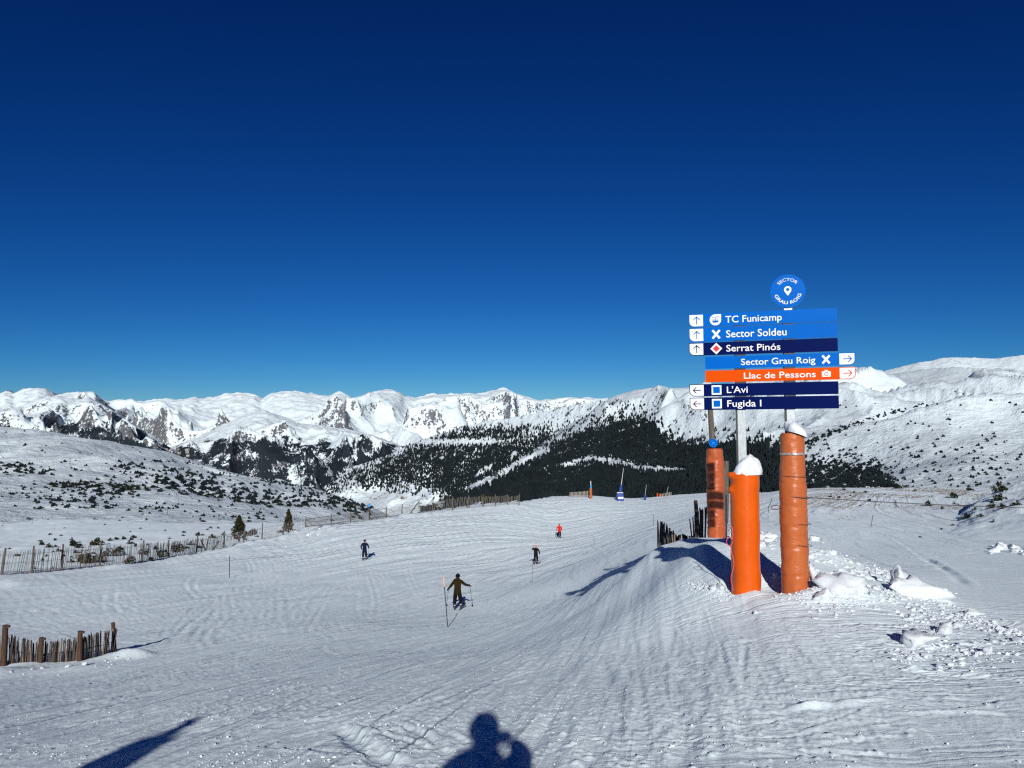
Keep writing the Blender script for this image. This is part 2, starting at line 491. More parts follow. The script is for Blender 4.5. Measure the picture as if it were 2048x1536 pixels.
def resample(x, y, step):
    d = np.r_[0, np.cumsum(np.hypot(np.diff(x), np.diff(y)))]
    if d[-1] < step * 3: return None
    t = np.arange(0, d[-1], step)
    return np.interp(t, d, x), np.interp(t, d, y), t, d[-1]
def press(x, y, w=0.05, depth=0.02, rim=0.012, side=1, pair=0.0, crumbs=0.0, seed=0):
    for off in ((-pair / 2, pair / 2) if pair else (0.0,)):
        far = np.median(y) > 17
        T = T_far if far else T_near
        ym = float(np.median(y))
        ww = max(w, 0.08, .0019 * ym) if far else w
        dd = max(depth * 1.4, .36 * ww) if far else depth; rr = max(rim * 1.4, .34 * ww) if far else rim
        if far and pair: off *= max(1, ww * 3.2 / pair)
        q = resample(x, y, ww * 0.55)
        if q is None: return
        xx, yy, t, Lc = q
        tx = np.gradient(xx); ty = np.gradient(yy); n = np.hypot(tx, ty) + 1e-9
        nx, ny = -ty / n, tx / n
        f = np.clip(t / (0.15 * Lc), 0, 1) * np.clip((Lc - t) / (0.2 * Lc), 0, 1)
        f = f * np.clip(0.75 + 0.5 * noise(t / 1.7 + seed, t * 0 + seed * 3.3, 5), 0.1, 1.2)
        ox, oy = xx + nx * off, yy + ny * off
        T.splat(T.g, ox, oy, f * dd, ww)
        if rim:
            T.splat(T.r, ox + nx * ww * 1.9 * side, oy + ny * ww * 1.9 * side, f * rr * np.clip(0.8 + 0.9 * noise(t / 0.25, t * 0 + seed, 9), 0.1, 1.6), ww * 0.8)
        if crumbs:
            m = max(1, int(len(t) * crumbs)); s = rng.integers(0, len(t), m); o = rng.normal(1.9, 0.7, m) * ww * side
            T.splat(T.r, ox[s] + nx[s] * o, oy[s] + ny[s] * o, rng.uniform(.5, 1.5, m) * 0.018 * (1.6 if far else 1), ww * 0.4)

def tr(pts, **kw):
    cx, cy = spline_px(pts)
    x, y, ok = ground_xy(cx, cy)
    if ok.sum() < 10: return
    x, y = x[ok], y[ok]
    # break where the ray jumps over a hidden hollow
    j = np.where(np.abs(np.diff(y)) > 2.5 + 0.06 * y[:-1])[0]
    for a, b in zip(np.r_[0, j + 1], np.r_[j + 1, len(x)]):
        if b - a > 8: press(x[a:b], y[a:b], **kw)
U = rng.uniform
_s = [0]
def fam(n, p0, p1, p2=None, jit=(60, 14), **kw):
    """n curves between start/end segments (each an ((x,y),(x,y)) pair), with a bend"""
    for _ in range(n):
        _s[0] += 1
        def pick(seg):
            t = U(); return (seg[0][0] * (1 - t) + seg[1][0] * t + U(-jit[0], jit[0]), seg[0][1] * (1 - t) + seg[1][1] * t + U(-jit[1], jit[1]))
        a, c = pick(p0), pick(p1)
        if p2 is None:
            m = ((a[0] + c[0]) / 2 + U(-.5, .5) * jit[0], (a[1] + c[1]) / 2 + U(-1, 1) * jit[1])
        else: m = pick(p2)
        lo, hi = sorted((U(), U()))
        if hi - lo < .35: lo, hi = max(0, lo - .3), min(1, hi + .3)
        cx, cy = spline_px([a, m, c], 60)
        i0, i1 = int(lo * 59), int(hi * 59)
        k = np.linspace(i0, i1, 5).astype(int)
        if i1 - i0 < 8: continue
        tr([(cx[q], cy[q]) for q in k], side=1 if U() < .5 else -1, seed=_s[0], **kw)
# families of tracks, as they run in the photograph
fam(120, ((-60,1500),(120,1330)), ((700,1290),(1350,1130)), jit=(140,34), w=.07, depth=.022, rim=.014, pair=.0)
fam(60, ((60,1540),(500,1470)), ((900,1330),(1500,1180)), jit=(120,26), w=.05, depth=.018, rim=.012, pair=.2)
fam(80, ((340,1310),(640,1290)), ((900,1060),(1320,1030)), ((470,1180),(760,1110)), jit=(70,16), pair=.28, depth=.018, rim=.01)
fam(80, ((500,1330),(900,1300)), ((1000,1110),(1350,1060)), ((800,1220),(1050,1170)), jit=(60,22), pair=.3, depth=.02, rim=.012)
fam(130, ((520,1160),(760,1070)), ((1000,1080),(1340,1010)), jit=(110,16), pair=.3, depth=.02, rim=.012)
fam(70, ((700,1090),(950,1020)), ((1100,1030),(1400,1000)), jit=(100,8), pair=.3, depth=.024, rim=.012)
fam(70, ((-50,1290),(120,1180)), ((350,1280),(470,1160)), jit=(70,24), w=.06, depth=.018, rim=.014)
fam(120, ((1260,1500),(1400,1220)), ((1700,1540),(2080,1210)), jit=(170,30), w=.022, depth=.010, rim=.014, crumbs=.3)
fam(70, ((1200,1420),(1500,1230)), ((1800,1440),(2100,1300)), jit=(120,14), w=.020, depth=.012, rim=.012, crumbs=.1)
fam(40, ((550,1460),(800,1400)), ((1000,1500),(1300,1380)), jit=(110,40), w=.03, depth=.010, rim=.010, crumbs=.2)
fam(34, ((1060,1310),(1330,1260)), ((1040,1540),(1420,1540)), jit=(30,20), w=.04, depth=.012, rim=.012, crumbs=.3)
fam(40, ((1560,1160),(1700,1070)), ((1900,1190),(2100,1100)), jit=(60,16), depth=.010, rim=.006)
fam(24, ((1600,1080),(1640,1030)), ((1850,1090),(1900,1030)), jit=(50,8), depth=.014, rim=.012)
for _ in range(30):
    a = U(860, 1500); b_ = a + U(-260, 120)
    tr([(a, U(1260, 1330)), ((a + b_) / 2 + U(-25, 25), U(1390, 1440)), (b_, 1545)], w=U(.022, .05), depth=U(.012, .022), rim=U(.008, .016), seed=_, crumbs=.15)
for _ in range(36):
    x0 = U(-40, 700); y0 = U(1370, 1540); L_ = U(350, 800); sl = U(-.34, -.20)
    tr([(x0, y0), (x0 + L_ * .5, y0 + sl * L_ * .5 + U(-6, 6)), (x0 + L_, y0 + sl * L_)], w=U(.02, .045), depth=U(.012, .022), rim=U(.006, .014), seed=_, crumbs=.1)
# the ones that can be told apart
tr([(1085,1300),(1093,1380),(1098,1450),(1098,1540)], w=.095, depth=.030, rim=.014, crumbs=.3)
tr([(1125,1290),(1150,1370),(1185,1450),(1215,1540)], w=.075, depth=.024, rim=.014, crumbs=.3)
tr([(1180,1290),(1215,1350),(1235,1420),(1240,1490),(1240,1540)], w=.065, depth=.028, rim=.016, crumbs=.4)
tr([(1310,1330),(1350,1410),(1380,1480),(1400,1540)], w=.07, depth=.026, rim=.014, crumbs=.3)
tr([(680,1455),(735,1500),(800,1545)], w=.085, depth=.045, rim=.03, side=1, crumbs=.8)
tr([(770,1440),(860,1475),(900,1530)], w=.04, depth=.022, rim=.02, crumbs=.8)
tr([(925,1293),(1010,1298),(1090,1300),(1200,1303),(1330,1322),(1480,1345),(1700,1372),(1900,1400)], w=.038, depth=.014, rim=.03, side=-1, crumbs=.4)
tr([(1195,1332),(1300,1322),(1400,1310)], w=.028, depth=.01, rim=.018, side=-1)
tr([(1490,1402),(1650,1404),(1830,1396)], w=.03, depth=.014, rim=.022, side=-1)
tr([(1555,1428),(1640,1418),(1720,1410),(1830,1398)], w=.06, depth=.012, rim=.05, side=1, crumbs=1.2)
tr([(1740,1325),(1850,1345),(1960,1352),(2060,1360)], w=.06, depth=.012, rim=.045, side=1, crumbs=1.0)
tr([(1800,1430),(1950,1425),(2060,1430)], w=.035, depth=.012, rim=.02, side=1)
tr([(1900,1292),(1980,1290),(2060,1292)], w=.035, depth=.01, rim=.025, side=1)
tr([(1420,1290),(1520,1275),(1610,1268)], w=.03, depth=.01, rim=.022, side=1, crumbs=.5)
tr([(1950,1238),(2000,1246),(2060,1258)], w=.06, depth=.01, rim=.05, side=1, crumbs=.8)
tr([(1840,1112),(1890,1140),(1950,1182)], w=.11, depth=.05, rim=.01)
for off in (0, 34):
    tr([(-20,1196 + off),(100,1192 + off * .8),(240,1186 + off * .6),(440,1184)], w=.10, depth=.02, rim=.06, crumbs=.6)
tr([(222,1180),(215,1200),(222,1225),(240,1235)], w=.1, depth=.03, rim=.02, pair=.5)
tr([(392,1150),(378,1168),(395,1190),(425,1206)], w=.1, depth=.03, rim=.02, pair=.5)
tr([(355,1305),(372,1270),(410,1232),(470,1180),(560,1120)], w=.1, depth=.035, rim=.02, pair=.5)
tr([(412,1300),(430,1262),(480,1220),(560,1180)], w=.1, depth=.035, rim=.02, pair=.4)
tr([(425,1300),(450,1275),(500,1252),(560,1235)], w=.1, depth=.03, rim=.02)
tr([(500,1160),(490,1200),(510,1240),(560,1262),(640,1270)], w=.1, depth=.03, rim=.02, pair=.4)
tr([(640,1290),(650,1305),(690,1318)], w=.08, depth=.03, rim=.015)
tr([(868,1098),(822,1118),(815,1145),(828,1180),(850,1215)], w=.1, depth=.035, rim=.03, pair=.35)
tr([(731,1126),(738,1160),(748,1195),(745,1230),(733,1262)], w=.1, depth=.035, rim=.02, pair=.35)
tr([(718,1180),(712,1215),(725,1245)], w=.1, depth=.02, rim=.02)
tr([(992,1112),(985,1135),(1000,1160)], w=.1, depth=.03, rim=.015, pair=.35)
tr([(968,1130),(962,1150),(978,1180),(975,1200)], w=.1, depth=.03, rim=.015, pair=.35)
tr([(780,1200),(778,1225),(790,1240)], w=.1, depth=.03, rim=.015)
for (cx, cy, r) in ((945,1225,26),(1000,1205,18),(1105,1150,22),(1140,1120,14),(985,1230,16)):
    tr([(cx - r, cy - 4), (cx, cy - r * .45), (cx + r, cy), (cx + r * .6, cy + r * .5)], w=.11, depth=.04, rim=.03)
for _ in range(26):
    cx, cy = U(1040,1320), U(1090,1140); a = U(0, 6.3); r = U(8, 26)
    tr([(cx + r * math.cos(a + t), cy + .45 * r * math.sin(a + t)) for t in (0, .5, 1, 1.5)], w=.09, depth=.03, rim=.025)
for _ in range(60):
    cx, cy = U(420,1050), U(1110,1300); r = U(14, 46); sgn = 1 if U() < .5 else -1; a = U(-.8, .8)
    tr([(cx + sgn * r * math.cos(a + t), cy + .8 * r * math.sin(a + t)) for t in (0, .45, .9, 1.35)], w=.09, depth=.022, rim=.012, pair=.3)

def chop(X, Y):
    return sstep(-0.15, 0.45, fbm(X / 1.6, Y / 2.6, 41, 3))
def detail(X, Y):
    Rr = np.hypot(X, Y)
    near = 1 - sstep(14, 30, Rr)
    z = 0.045 * fbm(X / 5.5, Y / 9.0, 3, 3) * sstep(4, 12, Rr)
    z = z + 0.0065 * fbm(X / 0.9 + Y * .15, Y / 1.5, 11, 3)
    # stretched ripples left by sliding skis
    u = X * .97 + Y * .20; v = -X * .20 + Y * .97
    z = z + 0.0016 * near * fbm(u / 1.6, v / .2, 23, 3) * sstep(-1, 2, X)
    cc = X - .20 * Y - .010 * np.clip(Y - 60, 0, 200) ** 2 + 1.6 * fbm(X / 16, Y / 22, 29, 2) * sstep(10, 40, Y)
    lam = .30 + .0075 * Y
    pist = sstep(9, 1, X - .02 * Y) if True else 1
    z = z + pist * (.012 + .00060 * np.clip(Y, 0, 130)) * (fbm(cc / .34, Y / 7.0, 25, 3) * (1 - sstep(25, 60, Y)) + fbm(cc / .8, Y / 12.0, 27, 3) * sstep(20, 55, Y) * 1.8)
    z = z + .030 * sstep(30, 70, Y) * fbm(X / 1.6 + 5, Y / 2.4, 28, 3)
    c = chop(X, Y)
    # crust and crumbs close by
    n = noise(X / .075, Y / .085, 31)
    z = z + near * (0.3 + .7 * c) * (.7 + 1.4 * sstep(.6, -1.2, X)) * (0.009 * np.clip(n, 0.02, 1) ** 1.2 + 0.0022 * fbm(X / .2, Y / .11, 35, 3))
    m = noise(X / .034, Y / .034, 37)
    z = z + (1 - sstep(6, 12, Rr)) * (0.25 + c) * 0.0045 * np.clip(m, 0, 1)
    z = z + T_near.get(X, Y) * near + T_far.get(X, Y) * sstep(14, 17, Y) * (1 - near * (Y < 22) * 0.7)
    # hollow round the padded posts and the humps beside them
    for (hx, hy, r, a) in HUMPS:
        d2 = (X - hx) ** 2 + (Y - hy) ** 2
        z = z + a * np.exp(-d2 / (r * r))
    # drifted berm along the fence
    return z
HUMPS = []
def H(X, Y):
    X = np.asarray(X, float); Y = np.asarray(Y, float)
    return Zb(X, Y) + detail(X, Y)
def hump(px, py, r, a):
    x, y, ok = ground_xy(px, py)
    HUMPS.append((x[0], y[0], r, a))
for q in ((1545,1165,.45,-.10),(1505,1172,.25,-.05),(1590,1178,.3,-.06),(1500,1190,.22,.06),(1470,1150,.5,.04),(1445,1172,.25,.06),
          (1640,1190,.35,.10),(1700,1185,.5,.12),(1820,1190,.5,.1),(1560,1205,.3,.03),(1650,1120,.8,.15),(1560,1090,.8,.15),
          (250,1312,.45,.14),(275,1312,.35,.12),(40,1330,.5,.10),(150,1335,.6,.06),(0,1345,.6,.08)):
    hump(*q)
# berm lumps thrown up beside the long fence
for px, py in ((20,1172),(45,1165),(95,1158),(250,1133),(230,1136),(470,1100),(440,1104),(520,1095)):
    hump(px, py, U(.9, 1.6), U(.12, .2))
for t in np.linspace(0, 1, 46):
    px = 470 + t * 560; py = np.interp(px, [470,500,565,610,660,740,838,1040], [1099,1088,1078,1062,1058,1046,1029,1009]) + U(-2, 3)
    hump(px, py, U(.5, 1.1), U(.12, .32) if px < 900 else U(.05, .15))
for _ in range(16):
    hump(U(525,585), U(1075,1112), U(.25, .5), U(.08, .2))
HUMPS.append((3.35, 17.6, 1.4, .12))

c_s = 1.75
Rl = [3.2]
while Rl[-1] < 200: Rl.append(Rl[-1] + max(.008, (c_s if Rl[-1] < 18 else 1.15) * Rl[-1] ** 2 / ((2.4 + .09 * Rl[-1]) * 768)))
Rl = np.r_[np.linspace(.15, 3.1, 26), Rl, np.geomspace(204, 330, 16)]
az = np.r_[np.arange(-38, 38, .090), 38, np.linspace(40, 320, 90)[:-1]] * math.pi / 180
az = az[az < (322 - .001) * math.pi / 180]
RR, AA = np.meshgrid(Rl, az, indexing='ij')
X = RR * np.sin(AA); Y = RR * np.cos(AA)
vis = (np.abs(X / np.maximum(Y, .01)) < 1.25) & (Y > 2.6)
Z = np.zeros_like(X)
Z[vis] = Zb(X[vis], Y[vis])
Z[~vis] = base_z(X[~vis], Y[~vis])
fade = sstep(2.2, 3.2, RR)
wedge = np.abs(AA) < 40 * math.pi / 180
Z[wedge] += (detail(X[wedge], Y[wedge]) * fade[wedge])
Vp = np.stack([X, Y, Z], -1).reshape(-1, 3)
F = grid_faces(len(Rl), len(az), wrap=True)
c0 = len(Vp)
Vp = np.vstack([Vp, [[0, 0, float(Z[0].mean())]]])
m = mesh_np('ski_slope', Vp, F[:, ::-1], [M_piste])
# rough scrubby bank on the right
ppx, ppy = proj(Vp)
scr = np.where((Vp[:, 1] > 30), sstep(1500, 1600, ppx) * sstep(1052, 1010, ppy) * (0.55 + .6 * fbm(Vp[:, 0] / 6, Vp[:, 1] / 9, 71, 3)), 0)
fx_, fy_ = Vp[:, 0], Vp[:, 1]
fc = fx_ - .20 * fy_ - .010 * np.clip(fy_ - 60, 0, 200) ** 2 + 1.6 * fbm(fx_ / 16, fy_ / 22, 29, 2) * sstep(10, 40, fy_)
lodf = 1.0 / (1 + np.clip(fy_ - 30, 0, 300) / 60)
at = m.attributes.new('flow', 'FLOAT_VECTOR', 'POINT'); at.data.foreach_set('vector', np.stack([fc, fy_ + .6 * fx_ * 0, 0 * fc], 1).astype(np.float32).ravel())
at = m.attributes.new('farther', 'FLOAT', 'POINT'); at.data.foreach_set('value', sstep(18, 60, fy_).astype(np.float32))
st_ = sstep(4.5, .5, Vp[:, 0] - .05 * Vp[:, 1]) * 1.0
st_ = st_ * (1 - .55 * sstep(-.5, 1.5, Vp[:, 0]) * sstep(32, 16, Vp[:, 1]))
st_ = np.maximum(st_, sstep(30, 46, Vp[:, 1]))
at = m.attributes.new('streak', 'FLOAT', 'POINT'); at.data.foreach_set('value', st_.astype(np.float32))
at = m.attributes.new('scrub', 'FLOAT', 'POINT'); at.data.foreach_set('value', np.clip(scr, 0, 1).astype(np.float32))
tag(link('ski_slope', m), kind='structure', label='wide groomed ski slope scored with ski tracks')
print('slope', len(Vp))

# ------------------------------------------------------------------ hills and mountains
LAYERS = {}
def layer(name, cols, px0, px1, ncol, rows, mat, lab, noise_f=None, seed=0, attrs=None, ease=None, CR=1, crest_w=5, soft=0):
    """cols: [(px, [(py,Y), ...near to far])]; rows: rows per stretch; noise_f(X,Y,t,k)->dz, t = 0 at the foot .. 1 at the crest"""
    pxs = np.linspace(px0, px1, ncol)
    cp = np.array([c[0] for c in cols], float)
    K = len(cols[0][1])
    W = []
    def smooth(v, w):
        q = max(1, int(w / ((px1 - px0) / ncol))); kern = np.hanning(2 * q + 3)[1:-1]; kern /= kern.sum()
        return np.convolve(np.pad(v, q, mode='edge'), kern, mode='valid')
    for k in range(K):
        py = np.interp(pxs, cp, [c[1][k][0] for c in cols]); Y = np.exp(smooth(np.interp(pxs, cp, [math.log(c[1][k][1]) for c in cols]), 110 if px1 - px0 > 700 else 40))
        py = smooth(py, 60 if k != CR else crest_w)
        W.append(P(pxs, py, Y))
    out = []; tt = []
    for k in range(K - 1):
        n = rows[k]
        s = np.linspace(0, 1, n, endpoint=(k == K - 2))[:, None]
        a, b = W[k][None], W[k + 1][None]
        Yy = a[..., 1] * (b[..., 1] / a[..., 1]) ** s          # even steps in perspective
        w = (Yy - a[..., 1]) / (b[..., 1] - a[..., 1])
        e = w if ease is None else ease(w, k)
        out.append(np.stack([a[..., 0] + (b[..., 0] - a[..., 0]) * w, Yy, a[..., 2] + (b[..., 2] - a[..., 2]) * e], -1))
        tt.append(k + np.broadcast_to(w, Yy.shape))
    G = np.concatenate(out, 0); t = np.concatenate(tt, 0)
    if noise_f is not None: G[..., 2] += noise_f(G[..., 0], G[..., 1], t)
    if soft:   # no knob in front of the crest may stand above the crest line
        cr = W[CR]; lim = EYE + (cr[:, 2] - EYE)[None] / cr[:, 1][None] * G[..., 1] - soft * np.clip(np.abs(t - CR) * 4, 0, 1)
        dlt = G[..., 2] - lim; sh_ = soft * .7
        G[..., 2] = np.where(np.abs(t - CR) < 1e-6, G[..., 2], lim - sh_ * np.logaddexp(0, -dlt / sh_))
    m = mesh_np(name, G.reshape(-1, 3), grid_faces(*t.shape), [mat])
    px, py = proj(G)
    for nm, f in (attrs or {}).items():
        at = m.attributes.new(nm, 'FLOAT', 'POINT')
        at.data.foreach_set('value', np.clip(f(px, py, G, t), 0, 1).astype(np.float32).ravel())
    o = tag(link(name, m), kind='structure', label=lab)
    LAYERS[name] = (G, px, py, t)
    return o

def poly(xs, ys):
    xs = np.array(xs, float); ys = np.array(ys, float)
    return lambda px: np.interp(px, xs, ys)
def blobs(px, py, L):
    s = 0
    for (x, y, rx, ry, a) in L:
        s = s + a * np.exp(-((px - x) / rx) ** 2 - ((py - y) / ry) ** 2)
    return s

# shoulder just beyond the fence, left
def n_sh(X, Y, t): return 0.5 * fbm(X / 14, Y / 20, 51, 4) * np.clip(t * 1.2, 0, 1) * np.where(t > .97, .5, 1) + .12 * fbm(X / 3, Y / 3, 53, 3)
layer('snowy_shoulder', [(-350,[(1185,52),(1095,105),(1052,175),(1100,300)]),(0,[(1160,58),(1090,108),(1049,175),(1100,300)]),(137,[(1148,62),(1082,112),(1038,178),(1090,300)]),
  (240,[(1140,66),(1078,114),(1041,178),(1090,300)]),(376,[(1120,76),(1070,118),(1047,170),(1090,290)]),(500,[(1098,90),(1066,125),(1047,165),(1090,280)]),
  (640,[(1070,104),(1056,130),(1043,160),(1085,270)]),(760,[(1055,118),(1047,140),(1038,165),(1080,260)]),(860,[(1060,125),(1055,140),(1050,160),(1090,260)])],
  -350, 860, 320, (45,45,16), M_snow, 'low snowy shoulder beyond the long fence', n_sh, CR=2, crest_w=40)

# broad hillside on the left
crestL = poly([-400,0,100,200,330,450,560,650,730,800,900],[845,853,862,880,905,938,963,985,1016,1046,1085])
def colL(px, Yc, Yf, pf=1100):
    c = float(crestL(px)); return (px, [(pf, Yf), (c + (1045 - c) * .42, Yf + (Yc - Yf) * .42), (c, Yc), (c + 70, Yc * 1.4)])
def n_hl(X, Y, t): 
    k = np.where(np.abs(t - 2) < .12, .35, 1.0)
    return k * (7.0 * fbm(X / 110, Y / 160, 61, 4) * np.clip(t, 0, 1) + 1.2 * fbm(X / 22, Y / 30, 63, 3))
M_hill = mountain_mat('hillside_snow', 6.0, .60, .48, 1.0)
layer('left_hillside', [colL(-400,950,170), colL(0,920,180), colL(100,890,185), colL(200,860,190), colL(330,820,190), colL(450,780,190), colL(560,740,185), colL(650,700,180), colL(730,650,175), colL(800,600,170), colL(900,560,170)],
  -400, 900, 480, (60,90,12), M_hill, 'broad open hillside on the left dotted with dwarf pines', n_hl, CR=2, crest_w=40)

def mnoise(amp, lam, seed, foot=1.0, crest=.22, rid=.8):
    def f(X, Y, t):
        tc = np.abs(t - KC)
        k = crest + (1 - crest) * sstep(0.02, .55, tc)
        k = k * np.where(t < 1, foot + (1 - foot) * sstep(0, .6, t), 1)
        wx = X + lam * .35 * fbm(X / lam, Y / lam, seed + 50, 3); wy = Y + lam * .35 * fbm(X / lam, Y / lam, seed + 60, 3)
        r = ridged(wx / lam, wy / (lam * 1.5), seed, 6, .56) - .75
        return k * amp * r + amp * .05 * fbm(X / (lam * .08), Y / (lam * .08), seed + 9, 3)
    return f
KC = 1.0
forest_L9 = lambda px, py, G, t: sstep(885, 925, py + 10 * fbm(px / 60, py / 30, 3, 3))
rock_L9 = lambda px, py, G, t: blobs(px, py, [(490,797,32,9,1.1),(995,792,18,8,1.2),(1020,808,28,14,.7),(800,795,10,14,.8),(850,800,22,5,.7),(870,826,24,14,.5),(30,785,20,10,.7),(420,835,40,8,.5),(1115,812,16,6,.6),(700,812,30,10,.4),(230,805,40,6,.4)]) + .0

far_c = [(-400,790),(0,784),(10,779),(20,779),(28,783),(50,775),(75,772),(95,776),(110,786),(135,784),(165,782),(185,781),(200,793),(210,800),(240,799),(265,797),(275,803),(290,804),(320,799),(345,796),(365,797),(385,791),(400,795),(430,792),(450,787),(480,785),(510,788),(525,797),(545,785),(575,782),(600,784),(620,787),(660,793),(678,786),(700,795),(720,792),(738,783),(752,784),(760,779),(787,777),(800,783),(808,792),(830,795),(870,789),(905,790),(930,788),(970,789),(985,781),(1010,779),(1030,784),(1060,797),(1080,800),(1100,799),(1130,793),(1160,795),(1200,795),(1260,800),(1400,800)]
M_far = mountain_mat('far_range_snow', 22.0, .45, .33, 1.0, (.15,.155,.165))
KC = 1.0
layer('far_mountain_range', [(x, [(930, 6300), (y, 9500), (y + 60, 12500)]) for x, y in far_c], -400, 1400, 760, (220, 10), M_far,
  'snow covered mountain range along the horizon', mnoise(360, 1700, 101, crest=.07), soft=12, crest_w=2, attrs={'forest': forest_L9, 'rock': rock_L9})

M_mid = mountain_mat('valley_mountain_snow', 15.0, .50, .36, 1.0)
Lc = [(-400,835),(0,817),(45,812),(70,800),(92,793),(116,791),(150,797),(178,793),(205,807),(239,829),(273,853),(308,870),(337,891),(370,912),(420,930),(480,960)]
layer('left_valley_mountain', [(x, [(max(960, y + 40), 3600), (y, 5200), (y + 90, 6400)]) for x, y in Lc], -400, 480, 420, (160, 12), M_mid,
  'rocky snow mountain falling to the wooded valley on the left', mnoise(200, 800, 131, crest=.03), soft=7,
  attrs={'forest': lambda px, py, G, t: sstep(-6, 50, py - poly([-400,0,60,120,180,220,280,330,400],[850,826,832,822,818,830,852,870,880])(px) + 10 * fbm(px / 40, py / 25, 5, 3)) * 1.25,
         'rock': lambda px, py, G, t: .25 + 1.1 * sstep(165, 200, px) * np.exp(-((py - poly([x for x, y in Lc], [y for x, y in Lc])(px) - 6) / 13) ** 2) + blobs(px, py, [(120,820,60,16,.5),(60,815,80,20,.35),(5,800,40,14,.6)])})

Cc = [(250,930),(310,912),(337,897),(380,880),(430,857),(480,834),(513,822),(533,820),(560,832),(600,846),(640,850),(690,856),(740,868),(790,886),(840,905),(950,930)]
layer('central_wooded_mountain', [(x, [(max(1010, y + 60), 3900), (y, 6000), (y + 90, 7200)]) for x, y in Cc], 250, 950, 420, (170, 12), M_mid,
  'rounded snow mountain with a dark wooded foot above the valley', mnoise(170, 800, 151, crest=.03), soft=7,
  attrs={'forest': lambda px, py, G, t: 1.1 * sstep(-12, 30, py - poly([300,400,440,480,530,600,700,800],[890,872,862,864,862,868,868,876])(px) + 12 * fbm(px / 30, py / 18, 6, 3)) * (1 - .5 * blobs(px, py, [(590,960,26,16,1),(700,918,22,8,1)])),
         'rock': lambda px, py, G, t: .1 + blobs(px, py, [(560,840,24,14,.5)])})

# wooded spur across the valley
Sc = [(560,1010,5400),(600,990,5200),(627,976,5000),(661,960,4800),(702,935,4600),(785,905,4400),(832,883,4200),(873,870,4000),(925,851,3900),(1010,839,3700),(1095,822,3500),(1181,803,3300),(1225,795,3200),(1320,785,3200)]
M_spur = mountain_mat('wooded_spur_snow', 13.0, .62, .48, 1.0)
def f_spur(px, py, G, t):
    up = poly([627,700,785,873,925,1010,1095,1180],[980,940,904,872,854,850,850,840])(px)
    lo = poly([627,700,760,850,900,1000],[985,966,968,970,990,1012])(px)
    d = sstep(-4, 14, py - up + 8 * fbm(px / 30, py / 16, 7, 3)) * (1 - sstep(-12, 22, py - lo + 12 * fbm(px / 22, py / 14, 8, 3)))
    gap = blobs(px, py, [(870,886,60,5,1.2),(960,884,60,6,1.3),(740,945,14,8,.4),(1060,870,40,12,.7),(1120,850,40,16,.8),(690,965,30,6,.6)])
    return d * np.clip(1 - gap, 0, 1) * .86
layer('wooded_spur', [(x, [(1035, 2700 + (Yc - 3200) * .5), (y, Yc), (y + 60, Yc * 1.25)]) for x, y, Yc in Sc], 560, 1320, 460, (170, 10), M_spur,
  'wooded mountain spur with white village fields at its foot', mnoise(55, 500, 171, foot=.15, crest=.1), attrs={'forest': f_spur, 'rock': lambda px, py, G, t: 0 * px + .05})

# far right summits
M_farR = mountain_mat('right_summit_snow', 16.0, .60, .46, 0.0)
Rc = [(1500,790),(1650,765),(1745,748),(1780,738),(1840,723),(1860,722),(1885,717),(1906,714),(1960,716),(1994,716),(2020,712),(2048,710),(2420,722)]
layer('right_summits', [(x, [(820, 4000), (y, 5200), (y + 60, 6500)]) for x, y in Rc], 1500, 2420, 420, (90, 12), M_farR,
  'snow covered summits behind the right hillside', mnoise(60, 500, 191, crest=.1), attrs={'rock': lambda px, py, G, t: .1 + blobs(px, py, [(1930,728,30,8,.9),(2030,742,40,6,.6)]), 'forest': lambda px, py, G, t: 0 * px})

# the big slope to the right: dark forest below, open snow above
Bc = [(840,1025,1900,1200),(880,1003,1950,1150),(925,985,2050,1100),(960,965,2150,1050),(1000,942,2250,1000),(1040,916,2350,950),(1090,880,2450,900),(1130,855,2500,880),(1180,823,2600,860),(1225,797,2700,840),(1262,785,2750,820),(1300,777,2800,800),(1369,772,2800,780),(1450,766,2800,700),
      (1550,752,2850,620),(1650,739,2900,560),(1700,735,2900,520),(1713,736,2900,510),(1755,749,2800,480),(1786,747,2700,450),(1830,742,2650,420),(1903,734,2600,400),(1994,737,2600,380),(2048,742,2600,360),(2420,760,2600,330)]
TREELINE = poly([840,900,960,1000,1060,1100,1140,1180,1230,1290,1310,1335,1400,1440,1500,1560,1620,1700,1760,1790,1810],[995,985,955,926,896,882,870,852,838,834,850,880,893,886,890,905,925,928,938,965,1000])
def wood_floor_shade(px, py):  # dark forest floor: shade under the pines put into the ground colour
    d = sstep(-1, 9, py - TREELINE(px) + 5 * fbm(px / 14, py / 9, 411, 3))
    cl = np.exp(-((py - poly([1110,1150,1180,1230,1280,1340,1380],[931,926,917,924,936,941,943])(px)) / poly([1110,1150,1230,1340,1400],[1.5,6,8,8.5,1.5])(px)) ** 2 * 1.2) * sstep(1100, 1125, px) * sstep(1420, 1385, px)
    gul = np.exp(-((py - poly([920,985,1040,1100],[985,958,925,896])(px)) / 8) ** 2) * sstep(915, 940, px) * sstep(1115, 1080, px)
    return d * np.clip(1 - 1.25 * cl, 0, 1) * np.clip(1 - 1.3 * gul, 0, 1) * (1 - .6 * sstep(1480, 1560, px))
M_big = mountain_mat('right_slope_snow', 9.0, .46, .36, 0.98)
def n_big(X, Y, t):
    tc = np.abs(t - 1)
    k = .18 + .82 * sstep(0, .3, tc)
    k = k * (.25 + .75 * sstep(0, .4, t))
    wx = X + 150 * fbm(X / 500, Y / 500, 210, 3)
    g = np.sin(0)  
    r = ridged(wx / 420, Y / 900, 211, 5, .5) - .75
    return k * (52 * r + 10 * fbm(X / 90, Y / 140, 215, 4)) + 2.0 * fbm(X / 35, Y / 60, 217, 3)
